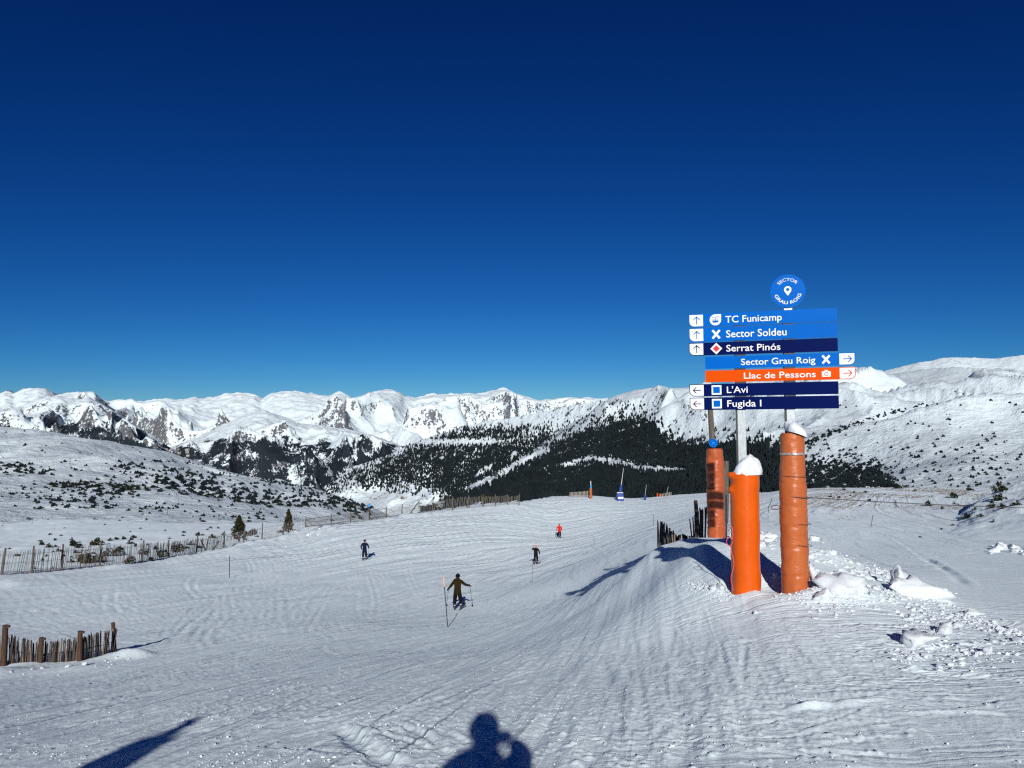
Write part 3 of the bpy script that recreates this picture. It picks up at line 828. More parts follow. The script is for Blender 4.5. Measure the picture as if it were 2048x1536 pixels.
layer('right_mountainside', [(x, [(1030, Yf), (y, Yc), (y + 60, Yc * 1.25)]) for x, y, Yc, Yf in Bc], 840, 2420, 780, (220, 10), M_big,
  'long mountainside with dark pine forest below open snow', n_big, crest_w=16,
  attrs={'rock': lambda px, py, G, t: blobs(px, py, [(1010,945,26,9,1.0),(985,960,26,9,1.0),(1040,925,22,9,.8),(1330,790,40,10,.3),(1680,800,60,20,.25)]),
         'forest': lambda px, py, G, t: 1.0 * wood_floor_shade(px, py)})

# dark bank rising at the right edge
Kc = [(1786,[(1086,43),(1085,45),(1092,50)]),(1850,[(1086,42),(1066,56),(1085,62)]),(1900,[(1087,40),(1042,62),(1070,72)]),(1950,[(1088,38.5),(1005,66),(1045,78)]),
      (2000,[(1089,37.5),(983,67),(1030,80)]),(2048,[(1090,36.5),(966,67),(1020,82)]),(2200,[(1095,34),(915,62),(980,82)]),(2420,[(1100,32),(850,58),(930,82)])]
layer('snow_bank', Kc, 1786, 2420, 300, (90, 20), M_piste, 'shaded snow bank rising at the right edge with dark shrubs',
  lambda X, Y, t: (.30 * fbm(X / 3.2, Y / 5, 231, 4) + .05 * fbm(X / .6, Y / .9, 233, 3)) * np.clip(t * 2.2, 0, 1))

# valley floor reaching the horizon all round
g = []
Rv = np.array([60, 250, 700, 2000, 6000, 15000, 40000.0]); zv = np.array([-60, -110, -330, -520, -620, -640, -660.0])
av = np.linspace(0, 2 * math.pi, 73)[:-1]
Vv = np.array([[r * math.sin(a), r * math.cos(a), z] for r, z in zip(Rv, zv) for a in av])
tag(link('valley_floor', mesh_np('valley_floor', Vv, grid_faces(len(Rv), len(av), True)[:, ::-1], [M_snow])), kind='structure', label='snow covered valley floor far below')

# ------------------------------------------------------------------ placing things on what the camera sees there
bpy.context.view_layer.update()
DG = bpy.context.evaluated_depsgraph_get()
def hit(px, py, only=None):
    d = rays(px, py); o = Vector((0, 0, EYE)); v = Vector(d).normalized()
    ok, loc, nrm, idx, ob, _ = S.ray_cast(DG, o, v)
    return (loc, ob) if ok else (None, None)
def zdrop(x, y):
    ok, loc, nrm, idx, ob, _ = S.ray_cast(DG, Vector((x, y, 900)), Vector((0, 0, -1)))
    return loc.z if ok else 0.0
def ground_pt(px, py):
    """point of the ski slope seen at a pixel"""
    loc, ob = hit(px, py)
    if loc is None or ob is None or ob.name != 'ski_slope':
        x, y, ok = ground_xy(px, py); loc = Vector((x[0], y[0], float(H(x, y)[0])))
    return Vector(loc)

# ------------------------------------------------------------------ colours of things
M_blue = plain('sign_blue', (0.0, 0.110, 0.46), .3, .04, 3, spec=.05)
M_navy = plain('sign_navy', (0.001, 0.0065, 0.070), .3, .06, 3, spec=.03)
M_orange_s = plain('sign_orange', (0.66, 0.070, 0.001), .3, .04, 3, spec=.05)
M_white = plain('sign_white', (0.80, 0.81, 0.82), .25, .02, 3, spec=.25)
M_red = plain('sign_red', (0.62, 0.004, 0.01), .35, .04, 3)
M_steel = plain('galvanised_steel', (0.42, 0.46, 0.46), .42, .22, 22, .002, .55)
M_dark = plain('dark_steel', (0.02, 0.022, 0.028), .5, .3, 12)
def vinyl(name, col, rough, bs):
    m, nt, b = new_mat(name)
    v = coords(nt); n = noise_n(nt, v, 3.0, 5, .6)
    nt.links.new(ramp(nt, n, [(.3, [c * .86 for c in col]), (.75, col)]), b.inputs['Base Color'])
    b.inputs['Roughness'].default_value = rough
    vs = coords(nt, 'Object', (1, 1, 2.2))
    h = noise_n(nt, vs, 4.0, 5, .62, .6)
    bump_n(nt, b, h, bs, .03)
    b.inputs['Specular IOR Level'].default_value = .35
    return m
M_van_a = vinyl('orange_vinyl_bright', (0.68, 0.100, 0.003), .24, .12)
M_van_b = vinyl('orange_vinyl_faded', (0.48, 0.120, 0.032), .34, .35)
M_van_c = vinyl('orange_vinyl_old', (0.46, 0.100, 0.032), .36, .35)
M_pink = plain('pink_cord', (0.75, 0.08, 0.07), .5, .1)
M_tape = plain('silver_tape', (0.50, 0.46, 0.42), .3, .5, 26, .002, .5)
M_rope = plain('dark_rope', (0.05, 0.042, 0.035), .8, .4, 60)
M_wood = plain('grey_weathered_wood', (0.10, 0.085, 0.065), .85, .45, 5, .004, stretch=(7, 7, .8))
M_wood_red = plain('reddish_brown_wood', (0.060, 0.029, 0.014), .8, .5, 5, .004, stretch=(6, 6, .8))
M_slat = [plain('slat_grey', (0.06, 0.052, 0.048), .85, .5, 7, .002, stretch=(7, 7, .7)), plain('slat_brown', (0.12, 0.065, 0.038), .85, .5, 7, .002, stretch=(7, 7, .7)),
          plain('slat_dark', (0.022, 0.018, 0.018), .85, .5, 7, .002, stretch=(7, 7, .7)), plain('slat_pale', (0.17, 0.13, 0.10), .85, .4, 7, .002, stretch=(7, 7, .7))]
M_slatfar = plain('pale_fence_slat', (0.29, 0.26, 0.225), .85, .35, 4)
M_net = plain('grey_netting', (0.06, 0.06, 0.055), .9, .3, 4)
M_needle = plain('pine_needles', (0.020, 0.029, 0.015), .9, .5, 3, spec=.06)
M_needle2 = plain('dry_pine_needles', (0.060, 0.044, 0.017), .9, .5, 3, spec=.06)
M_far_needle = plain('far_pine_needles', (0.012, 0.018, 0.020), .95, .4, .05, spec=.04)
M_bark = plain('pine_bark', (0.09, 0.065, 0.045), .9, .4, 9, .004)

# ------------------------------------------------------------------ direction sign
SGN = empty('direction_sign', (0, 0, 0))
tag(SGN, 'tall piste direction sign of seven blue, navy and orange boards on two steel posts', 'direction sign')
YM = 11.2
pA = Vector(P(1483, 868, YM))                       # a point of the front of the middle post
YAW = R_(17.0)
ux = Vector((math.cos(YAW), -math.sin(YAW), 0)); uz = Vector((0, 0, 1)); un = Vector((-math.sin(YAW), -math.cos(YAW), 0))   # un: towards the viewer
ROT = Matrix((ux, un * -1, uz)).transposed().to_4x4()     # local x along the board, local y away from the viewer
BORG = pA + un * 0.05                                       # board back plane
def uv(px, py, off=0.0):
    """board coordinates (metres along, metres up) of a pixel"""
    d = Vector(rays(px, py)); o = Vector((0, 0, EYE)); p0 = BORG + un * off
    t = (p0 - o).dot(un) / d.dot(un)
    q = o + d * t - BORG
    return q.dot(ux), q.z
TILT = -0.008                                              # the boards sag a touch to the left
BM = Matrix.Translation(BORG) @ ROT
def board_pts(pts, y0, y1, name, mat, parent, bev=0.0):
    """extruded outline in board space, from depth y0 (front, negative) to y1"""
    bm = bmesh.new()
    a = [bm.verts.new((x, y0, z)) for x, z in pts]; b = [bm.verts.new((x, y1, z)) for x, z in pts]
    bm.faces.new(a); bm.faces.new(b[::-1])
    n = len(pts)
    for i in range(n): bm.faces.new((a[i], b[i], b[(i + 1) % n], a[(i + 1) % n]))
    bmesh.ops.recalc_face_normals(bm, faces=bm.faces[:])
    o = obj_bm(name, bm, mat, parent)
    if parent is SGN: o.matrix_local = BM
    return o
def round_rect(x0, z0, x1, z1, r, corners):
    """corners: radius for (bottom-left, bottom-right, top-right, top-left)"""
    out = []
    for (cx, cz, a0, k) in ((x0, z0, 180, 0), (x1, z0, 270, 1), (x1, z1, 0, 2), (x0, z1, 90, 3)):
        rr = corners[k] * r
        if rr <= 0: out.append((cx, cz)); continue
        mx = cx + rr * (1 if k in (0, 3) else -1); mz = cz + rr * (1 if k in (0, 1) else -1)
        for i in range(9):
            a = R_(a0 + 90 * i / 8); out.append((mx + rr * math.cos(a), mz + rr * math.sin(a)))
    return out
def text_obj(s, name, mat, parent, width=None, cap=None, bold=0.0, depth=.002, arc=None):
    cu = bpy.data.curves.new(name, 'FONT'); cu.body = s; cu.size = 1.0; cu.offset = bold; cu.extrude = 0.0; cu.resolution_u = 3
    cu.align_x = 'LEFT'
    t = bpy.data.objects.new(name, cu); COL.objects.link(t)
    bpy.context.view_layer.update()
    me = bpy.data.meshes.new_from_object(t.evaluated_get(bpy.context.evaluated_depsgraph_get()))
    bpy.data.objects.remove(t); bpy.data.curves.remove(cu)
    v = np.zeros(len(me.vertices) * 3); me.vertices.foreach_get('co', v); v = v.reshape(-1, 3)
    return me, v
CAPR = None
def lettering(s, x0, x1, zb, cap, parent, mat, front, bold=.018, name='lettering'):
    me, v = text_obj(s, name, mat, parent, bold=bold)
    capf = .67
    lo, hi = v[:, 0].min(), v[:, 0].max()
    X = x0 + (v[:, 0] - lo) * (x1 - x0) / (hi - lo); Zz = zb + v[:, 1] * cap / capf
    V = np.stack([X, np.full_like(X, front), Zz], 1)
    me.vertices.foreach_set('co', V.ravel().astype(np.float32)); me.materials.clear(); me.materials.append(mat); me.update()
    # one object per word
    nw = len(s.split()); n = len(me.polygons); cx_ = np.zeros(n * 3); me.polygons.foreach_get('center', cx_); cx_ = cx_.reshape(-1, 3)[:, 0]
    if nw == 1: return link(name, me, parent)
    iv = sorted([(min(V[i, 0] for i in p.vertices), max(V[i, 0] for i in p.vertices)) for p in me.polygons]); gaps = []; end = iv[0][1]
    for a_, b_ in iv:
        if a_ > end: gaps.append((a_ - end, (a_ + end) / 2))
        end = max(end, b_)
    cuts = [-1e9] + sorted(g_[1] for g_ in sorted(gaps)[::-1][:nw - 1]) + [1e9]
    for c0_, c1_ in zip(cuts[:-1], cuts[1:]):
        bm = bmesh.new(); bm.from_mesh(me)
        bmesh.ops.delete(bm, geom=[v_ for v_ in bm.verts if not (c0_ < v_.co.x < c1_)], context='VERTS')
        m2 = bpy.data.meshes.new(name); bm.to_mesh(m2); bm.free(); link(name, m2, parent)
    bpy.data.meshes.remove(me)
def ring_text(s, cx, cz, r, size, a_mid, flip, parent, mat, front, bold):
    """letters set on a circle; a_mid = middle angle in degrees; flip = text along the bottom"""
    me, v = text_obj(s, 'lettering', mat, parent, bold=bold)
    w = v[:, 0].max() + v[:, 0].min()
    x = (v[:, 0] - w / 2) * size * 1.08; z = v[:, 1] * size
    if not flip:
        a = R_(a_mid) - x / r; rr = r + z
    else:
        a = R_(a_mid) + x / r; rr = r + .73 * size - z
    V = np.stack([cx + rr * np.cos(a), np.full_like(x, front), cz + rr * np.sin(a)], 1)
    me.vertices.foreach_set('co', V.ravel().astype(np.float32)); me.materials.clear(); me.materials.append(mat); me.update()
    return link('lettering', me, parent)

def sub(name, pts, mat, parent, front, th=.002):
    return board_pts(pts, front, front + th, name, mat, parent)
def stroke(pts, w):
    """outline of a thick polyline (open, mitre-less quads are joined by the caller)"""
    (x0, z0), (x1, z1) = pts; dx, dz = x1 - x0, z1 - z0; L = math.hypot(dx, dz); nx, nz = -dz / L * w / 2, dx / L * w / 2
    return [(x0 - nx, z0 - nz), (x1 - nx, z1 - nz), (x1 + nx, z1 + nz), (x0 + nx, z0 + nz)]
def multi(name, polys, mat, parent, front, th=.002):
    bm = bmesh.new()
    for i, pts in enumerate(polys):
        f = front - .0002 * i
        a = [bm.verts.new((x, f, z)) for x, z in pts]; b = [bm.verts.new((x, front + th, z)) for x, z in pts]
        bm.faces.new(a); bm.faces.new(b[::-1]); n = len(pts)
        for k in range(n): bm.faces.new((a[k], b[k], b[(k + 1) % n], a[(k + 1) % n]))
    bmesh.ops.recalc_face_normals(bm, faces=bm.faces[:])
    return obj_bm(name, bm, mat, parent)
def arrow(d, cx, cz, L, w):
    """d = up/left/right"""
    h = L / 2; k = L * .40
    if d == 'up': P3 = [[(cx, cz - h), (cx, cz + h)], [(cx - k, cz + h - k), (cx + .003, cz + h + .003)], [(cx + k, cz + h - k), (cx - .003, cz + h + .003)]]
    elif d == 'left': P3 = [[(cx + h, cz), (cx - h, cz)], [(cx - h + k, cz + k), (cx - h - .003, cz - .003)], [(cx - h + k, cz - k), (cx - h - .003, cz + .003)]]
    else: P3 = [[(cx - h, cz), (cx + h, cz)], [(cx + h - k, cz + k), (cx + h + .003, cz - .003)], [(cx + h - k, cz - k), (cx + h + .003, cz + .003)]]
    return [stroke(p, w) for p in P3]
def disc(cx, cz, r, n=24, sx=1.0): return [(cx + sx * r * math.cos(2 * math.pi * i / n), cz + r * math.sin(2 * math.pi * i / n)) for i in range(n)]

TH = .022
FR = -TH - .003
# (colour, px left, px right, top py at px right, bottom py at px right, text, text px0, px1, side, arrow, symbol, symbol px0, px1)
rows_ = [('b',1377.5,1674,615.2,642.0,'TC Funicamp',1450.4,1563.4,'L','up','cabin',1419,1442),
        ('b',1378.0,1675,644.6,673.2,'Sector Soldeu',1452,1573,'L','up','cross',1423,1441),
        ('n',1378.0,1675.5,675.6,702.0,'Serrat Pinós',1452.4,1560.6,'L','up','diamond',1420.5,1444.4),
        ('b',1410.5,1710.4,704.6,729.6,'Sector Grau Roig',1481.8,1630.6,'R','right','cross',1643,1661),
        ('o',1410.8,1711.2,733.6,758.0,'Llac de Pessons',1487.6,1631.4,'R','right','camera',1643.6,1661.6),
        ('n',1379.0,1677,762.4,788.0,"L'Avi",1453.6,1495.4,'L','left','square',1423.2,1442.8),
        ('n',1379.6,1677.8,790.8,816.8,'Fugida I',1454.4,1522.6,'L','left','square',1424,1443.6)]
MC = {'b': M_blue, 'n': M_navy, 'o': M_orange_s}
for (c, xl, xr, yt, yb, txt, tx0, tx1, side, arr, symb, sx0, sx1) in rows_:
    ym = (yt + yb) / 2
    x0 = uv(xl, ym + 8, TH)[0]; x1 = uv(xr, ym, TH)[0]
    ref = 1676 if side == 'L' else 1711
    z1 = uv(ref, yt, TH)[1]; z0 = uv(ref, yb, TH)[1]
    h = z1 - z0
    pts = round_rect(x0, z0, x1, z1, h * .42, (1, 0, 0, 0) if side == 'L' else (0, 1, 0, 0))
    rollm = Matrix.Rotation(R_(-0.0), 4, 'Y')
    b = board_pts(pts, -TH, 0, 'board', MC[c], SGN)
    tag(b, {'b': 'bright blue board', 'n': 'dark navy board', 'o': 'orange board'}[c] + ' lettered ' + txt.replace("'", ' '))
    mg = .010; pw = .205
    if side == 'L': q = (x0 + mg, z0 + mg, x0 + pw, z1 - mg); cor = (1, 0, 0, 0)
    else: q = (x1 - pw, z0 + mg, x1 - mg, z1 - mg); cor = (0, 1, 0, 0)
    pl = sub('arrow_panel', round_rect(*q, h * .36, cor), M_white, b, -TH - .002, .0025)
    multi('arrow', arrow(arr, (q[0] + q[2]) / 2 + .004, (q[1] + q[3]) / 2, .112, .0125), MC[c], b, FR - .0015, .0025)
    tx0u = uv(tx0, ym, TH)[0]; tx1u = uv(tx1, ym, TH)[0]
    cap = h * .50
    lettering(txt, tx0u, tx1u, (z0 + z1) / 2 - cap * .52, cap, b, M_white, FR, bold=.008)
    s0 = uv(sx0, ym, TH)[0]; s1 = uv(sx1, ym, TH)[0]; scx = (s0 + s1) / 2; scz = (z0 + z1) / 2; r = (s1 - s0) / 2
    if symb == 'cabin':
        pts = [(scx + r * math.cos(a), scz + r * math.sin(a)) for a in np.linspace(R_(90), R_(360), 22)] + [(scx + r, scz + r)]
        sub('symbol', pts, M_white, b, FR + .0005)
        multi('symbol', [round_rect(scx - r * .5, scz - r * .5, scx + r * .5, scz + r * .18, r * .18, (1, 1, 1, 1)), stroke([(scx - .6 * r, scz + .42 * r), (scx + .6 * r, scz + .60 * r)], .006), stroke([(scx, scz + .1 * r), (scx, scz + .5 * r)], .006)], MC[c], b, FR - .002)
        multi('symbol', [(lambda q0: q0)(round_rect(scx - r * .40, scz - r * .12, scx - r * .05, scz + r * .08, 0, (0, 0, 0, 0))), round_rect(scx + r * .05, scz - r * .12, scx + r * .40, scz + r * .08, 0, (0, 0, 0, 0))], M_white, b, FR - .005)
    elif symb == 'cross':
        w = r * .50
        multi('symbol', [stroke([(scx - .8 * r, scz - .95 * r), (scx + .8 * r, scz + .95 * r)], w), stroke([(scx - .8 * r, scz + .95 * r), (scx + .8 * r, scz - .95 * r)], w)], M_white, b, FR)
    elif symb == 'diamond':
        R2 = r
        sub('symbol', [(scx, scz - R2), (scx + R2, scz), (scx, scz + R2), (scx - R2, scz)], M_white, b, FR)
        sub('symbol', [(scx, scz - R2 * .6), (scx + R2 * .6, scz), (scx, scz + R2 * .6), (scx - R2 * .6, scz)], M_red, b, FR - .0025)
    elif symb == 'square':
        sub('symbol', round_rect(scx - r, scz - r, scx + r, scz + r, 0, (0, 0, 0, 0)), M_white, b, FR)
        sub('symbol', round_rect(scx - r * .68, scz - r * .66, scx + r * .68, scz + r * .66, 0, (0, 0, 0, 0)), M_blue, b, FR - .0025)
    elif symb == 'camera':
        multi('symbol', [round_rect(scx - r, scz - r * .75, scx + r, scz + r * .58, r * .18, (1, 1, 1, 1)), [(scx - .45 * r, scz + .5 * r), (scx + .40 * r, scz + .5 * r), (scx + .28 * r, scz + .88 * r), (scx - .32 * r, scz + .88 * r)]], M_white, b, FR)
        n = 20; ro, ri = r * .48, r * .33
        bmr = bmesh.new()
        for i in range(n):
            a0, a1 = 2 * math.pi * i / n, 2 * math.pi * (i + 1) / n
            vs = [bmr.verts.new((scx + q_ * math.cos(a), FR - .003, scz - .08 * r + q_ * math.sin(a))) for q_, a in ((ri, a0), (ro, a0), (ro, a1), (ri, a1))]
            bmr.faces.new(vs)
        obj_bm('symbol', bmr, M_orange_s, b)
        sub('symbol', disc(scx + .74 * r, scz + .36 * r, .09 * r, 8), M_orange_s, b, FR - .003)

# two square steel posts behind the boards
def post_box(x, w, d, zlo, zhi, name='post', mat=None):
    bm = bmesh.new(); bm_box(bm, w, d, zhi - zlo, (x, .001 + d / 2, (zlo + zhi) / 2), bev=.006)
    o = obj_bm(name, bm, mat or M_steel, SGN); o.matrix_local = BM; return o
uA = uv(1483.5, 850, 0)[0]; uB = uv(1582, 840, 0)[0]
gzM = ground_pt(1490, 1184); gzR = ground_pt(1590, 1177)
zTop = uv(1582, 612, 0)[1]
post_box(uA, .118, .10, -3.3, uv(1483, 645, 0)[1])
post_box(uB, .118, .10, -3.3, uv(1575, 575, 0)[1])
# dark strip down the left of each post
for u_ in (uA, uB):
    bm = bmesh.new(); bm_box(bm, .022, .09, uv(1483, 640, 0)[1] + 3.3, (u_ - .072, .055, (uv(1483, 640, 0)[1] - 3.3) / 2))
    o = obj_bm('post_strip', bm, M_dark, SGN); o.matrix_local = BM
# dark bars in the board gaps, painting the shadowed post seen there
for u_ in (uA, uB):
    for k in range(6):
        z_ = (uv(1676, rows_[k][4], TH)[1] + uv(1676, rows_[k + 1][3], TH)[1]) / 2
        bm = bmesh.new(); bm_box(bm, .150, .012, .030, (u_, -.0065 + .0005, z_))
        o = obj_bm('clamp', bm, M_dark, SGN); o.matrix_local = BM
# round top disc
dx_, dz_ = uv(1575.5, 582, TH); dr = (uv(1610.5, 582, TH)[0] - uv(1540.5, 582, TH)[0]) / 2; drz = (uv(1575, 548.5, TH)[1] - uv(1575, 615.5, TH)[1]) / 2
dr = (dr + drz) / 2
dsc = board_pts(disc(dx_, dz_, dr, 56), -TH, 0, 'round_board', M_blue, SGN)
tag(dsc, 'round bright blue disc lettered SECTOR GRAU ROIG on top of the sign')
ring_text('SECTOR', dx_, dz_, dr * .60, dr * .27, 90, False, dsc, M_white, FR, .0)
ring_text('GRAU ROIG', dx_, dz_, dr * .60, dr * .27, 270, True, dsc, M_white, FR, .014)
pr = dr * .21; pcz = dz_ + dr * .08
pin = [(dx_ + pr * math.cos(a), pcz + pr * math.sin(a)) for a in np.linspace(R_(-28), R_(208), 24)] + [(dx_, pcz - pr * 1.75)]
sub('symbol', pin, M_white, dsc, FR); sub('symbol', disc(dx_, pcz + .002, pr * .46, 20), M_blue, dsc, FR - .0025)

# ------------------------------------------------------------------ padding
def padding(name, px_top, py_top, px_bot, py_bot, Y, wid, mat, seed, parent, straps=(), wob=.02, flap=False, sink=.12, taper=0.0):
    top = Vector(P(px_top, py_top, Y)); bot = Vector(P(px_bot, py_bot, Y))
    ns, nc = 110, 40
    t = np.linspace(0, 1, ns)[:, None]; a = np.linspace(0, 2 * math.pi, nc, endpoint=False)[None, :]
    r0 = wid / 2
    r = r0 * (1 + wob * 2.0 * fbm(t * 7 + seed, np.cos(a) * 1.2 + seed, seed, 3) + wob * 1.0 * fbm(t * 26 + np.sin(a) * 1.5, np.cos(a) * 3 + t * 8, seed + 4, 3))
    for s in straps:
        r = r * (1 - .05 * np.exp(-((t - s - .010 * np.sin(a + s * 9)) / .007) ** 2)) * (1 + .022 * np.exp(-((t - s) / .04) ** 2))
    r = r * np.where(t > .985, .90, 1) * np.where(t < .012, .93, 1)
    if flap:   # torn seam standing off on the left with a lip at the top
        da = np.angle(np.exp(1j * (a - math.pi * 1.04)))
        r = r * (1 + .34 * np.exp(-(da / .28) ** 2) * sstep(.93, .985, t) + .24 * np.exp(-(da / .20) ** 2) * np.exp(-((t - .865) / .03) ** 2) - .05 * np.exp(-(da / .3) ** 2) * sstep(.7, .3, t))
    r = r * (1 - taper * sstep(.55, 1.0, t))
    ax = top - bot; L = ax.length
    zz = -sink + t * (L + sink)
    bx = .02 * wid * fbm(t * 3.3 + seed, 0 * t, seed + 8, 2) * 2
    off = np.array(bot)[None, None, :] + (zz / L)[..., None] * np.array(ax)[None, None, :]
    V = off + np.stack([bx + r * np.cos(a), r * np.sin(a) * .96, 0 * r], -1)
    V = V.reshape(-1, 3)
    F = grid_faces(ns, nc, True)
    c1 = len(V); V = np.vstack([V, np.array(bot) + np.array(ax) * 1.0, np.array(bot) - np.array([0, 0, sink])])
    k = np.arange(nc); topq = np.stack([(ns - 1) * nc + k, (ns - 1) * nc + (k + 1) % nc, np.full(nc, c1), np.full(nc, c1)], 1)
    me = bpy.data.meshes.new(name)
    me.from_pydata([tuple(v) for v in V], [], [tuple(f) for f in F.tolist()] + [(int(q[0]), int(q[1]), c1) for q in topq])
    me.materials.append(mat); me.polygons.foreach_set('use_smooth', np.ones(len(me.polygons), dtype=bool)); me.update()
    o = link(name, me, parent)
    return o, top, bot
padM, topM, botM = padding('padding', 1489.5, 944, 1491.5, 1183, 11.14, .405, M_van_a, 3, SGN, straps=(), wob=.006, flap=True)
tag(padM, 'bright smooth orange padding with torn seam on the left')
padR, topR, botR = padding('padding', 1583.5, 866, 1590.5, 1177, 10.92, .370, M_van_b, 12, SGN, straps=(.145, .30, .425, .555, .70), wob=.022, taper=.14)
tag(padR, 'creased faded orange padding bulging between its straps')
def snow_cap(name, c, rx, ry, h, seed, lab, peak=(0, 0), lean=0.0):
    ns, nc = 22, 36
    t = np.linspace(0, 1, ns)[:, None]; a = np.linspace(0, 2 * math.pi, nc, endpoint=False)[None, :]
    prof = np.sqrt(np.clip(1 - t ** 2.3, 0, 1)) * (1 - .35 * t ** .8 * 0)
    n = 1 + .18 * fbm(np.cos(a) * 1.4 + seed, np.sin(a) * 1.4 + t * 1.3, seed, 3)
    X = rx * prof * np.cos(a) * n + peak[0] * t; Y = ry * prof * np.sin(a) * n + peak[1] * t; Zc = h * t * (1 + .15 * fbm(np.cos(a) + seed, np.sin(a) + t * 2, seed + 3, 2)) + 0 * a
    V = np.stack([X, Y, Zc + lean * X], -1).reshape(-1, 3)
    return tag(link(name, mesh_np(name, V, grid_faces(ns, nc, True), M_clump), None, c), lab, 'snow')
snow_cap('snow_heap', Vector((topM.x + .02, topM.y - .02, topM.z - .035)), .185, .19, .275, 5, 'pointed cap of fresh snow on top of the bright orange middle padding', peak=(.055, .02))
snow_cap('snow_heap', Vector((topR.x + .045, topR.y - .035, topR.z - .02)), .135, .17, .185, 9, 'pointed cap of snow clinging to the top of the tallest orange padding', peak=(-.035, .03), lean=-.35)
# rope ties, tape, cord on the right padding
def ring_tube(c, r, z, rad, mat, name, parent, tilt=0.0, sq=1.0):
    bm = bmesh.new(); pts = []
    for i in range(29):
        a = 2 * math.pi * i / 28; pts.append((c.x + r * math.cos(a), c.y + sq * r * math.sin(a), z + tilt * math.cos(a)))
    bm_tube(bm, pts, rad, 6, cap=False); return obj_bm(name, bm, mat, parent, smooth=True)
def zat(py, Y): return float(P(1590, py, Y)[2])
ring_tube(Vector((topR.x + .02, 10.92, 0)), .186, zat(993, 10.92), .007, M_rope, 'strap', SGN, tilt=-.018)
for py_, tl in ((952, -.004), (1046, -.012), (1088, -.02)):
    ring_tube(Vector((topR.x + .012 + (py_ - 950) * .00025, 10.92, 0)), .1875, zat(py_, 10.92), .0035, M_rope, 'strap', SGN, tilt=tl)
# tape round the upper part: a band on the left half
def tape_band():
    ns, nc = 3, 22
    zc = zat(908, 10.76)
    V = []
    for i in range(ns):
        for j in range(nc):
            a = R_(176 + 128 * j / (nc - 1)); r = .180 + .002 * math.sin(j * 1.7)
            V.append((topR.x + .004 + r * math.cos(a), 10.92 + r * .97 * math.sin(a), zc + (i - 1) * .016 + .003 * math.sin(j * 1.1)))
    return link('tape_band', mesh_np('tape_band', np.array(V), grid_faces(ns, nc), M_tape), SGN)
tape_band()
# pink cord hanging down the left of the middle padding
bm = bmesh.new()
pts = [P(1463 + 3.0 * math.sin(i * .9) + (2 if i > 3 else 0), 1052 + i * 8.6, 10.98) for i in range(16)]
bm_tube(bm, [tuple(p) for p in pts], .006, 6); 
pts = [P(1462 + 6 * math.cos(a) - 3, 1083 + 8 * math.sin(a), 10.96) for a in np.linspace(0, 6.0, 14)]
bm_tube(bm, [tuple(p) for p in pts], .005, 6)
obj_bm('cord', bm, M_pink, SGN, smooth=True)

# ------------------------------------------------------------------ third post, behind on the left
pB = Vector(P(1432, 1080, 17.3))
MK = empty('piste_marker_post', (pB.x, pB.y, pB.z))
tag(MK, 'weathered wooden piste marker post in wrinkled orange padding with a small blue disc', 'marker post')
def under(o, root):
    """keep world geometry, hang it below root"""
    bpy.context.view_layer.update()
    o.parent = root; o.matrix_parent_inverse = root.matrix_world.inverted()
bpy.context.view_layer.update()
padL, topL, botL = padding('padding', 1429, 897, 1433.5, 1081, 17.3, .385, M_van_c, 31, None, straps=(.22, .42, .60, .80), wob=.04)
under(padL, MK)
bm = bmesh.new(); t0 = P(1419.5, 800, 17.3); b0 = P(1426, 905, 17.3)
bm_tube(bm, [tuple(P(1427, 930, 17.3)), tuple(b0), tuple(t0)], [.068, .066, .06], 12)
under(obj_bm('pole', bm, M_wood, None, smooth=True), MK)
c = P(1426.5, 886, 17.15); bm = bmesh.new()
r = bmesh.ops.create_cone(bm, cap_ends=True, segments=32, radius1=.098, radius2=.098, depth=.012)
bmesh.ops.transform(bm, matrix=Matrix.Translation(tuple(c)) @ Matrix.Rotation(math.pi / 2, 4, 'X'), verts=r['verts'])
dd = obj_bm('number_disc', bm, M_blue, None); under(dd, MK)
bm = bmesh.new()
for i_, (dx2, dz2, w2, h2) in enumerate(((-.012, 0, .010, .05), (.012, 0, .010, .05), (0, 0, .03, .008))):
    bm_box(bm, w2, .003, h2, (c[0] + dx2, c[1] - .0085 - .0004 * i_, c[2] + dz2))
mk_ = obj_bm('disc_mark', bm, plain('pale_blue', (0.03, 0.25, 0.65), .4, .1), None); under(mk_, MK)

# plain wooden post behind it, and a leaning one
def wood_post(pxb, pyb, pxt, pyt, Y, rad, lab, mat=M_wood, cat='post', name='wooden_post'):
    b = P(pxb, pyb, Y); t = P(pxt, pyt, Y)
    bm = bmesh.new(); d = t - b
    bm_tube(bm, [tuple(-d * .15), tuple(d * .5 + np.array([.006, 0, 0])), tuple(d)], [rad * 1.08, rad, rad * .92], 10)
    return tag(obj_bm(name, bm, mat, None, smooth=False, loc=tuple(b)), lab, cat)
wood_post(1449, 1030, 1451, 922, 18.2, .085, 'grey wooden post standing just behind the left orange padded post')
wood_post(1452.5, 1070, 1452, 990, 17.6, .02, 'thin dark stake beside the left orange padded post', M_dark, 'stake', 'stake')

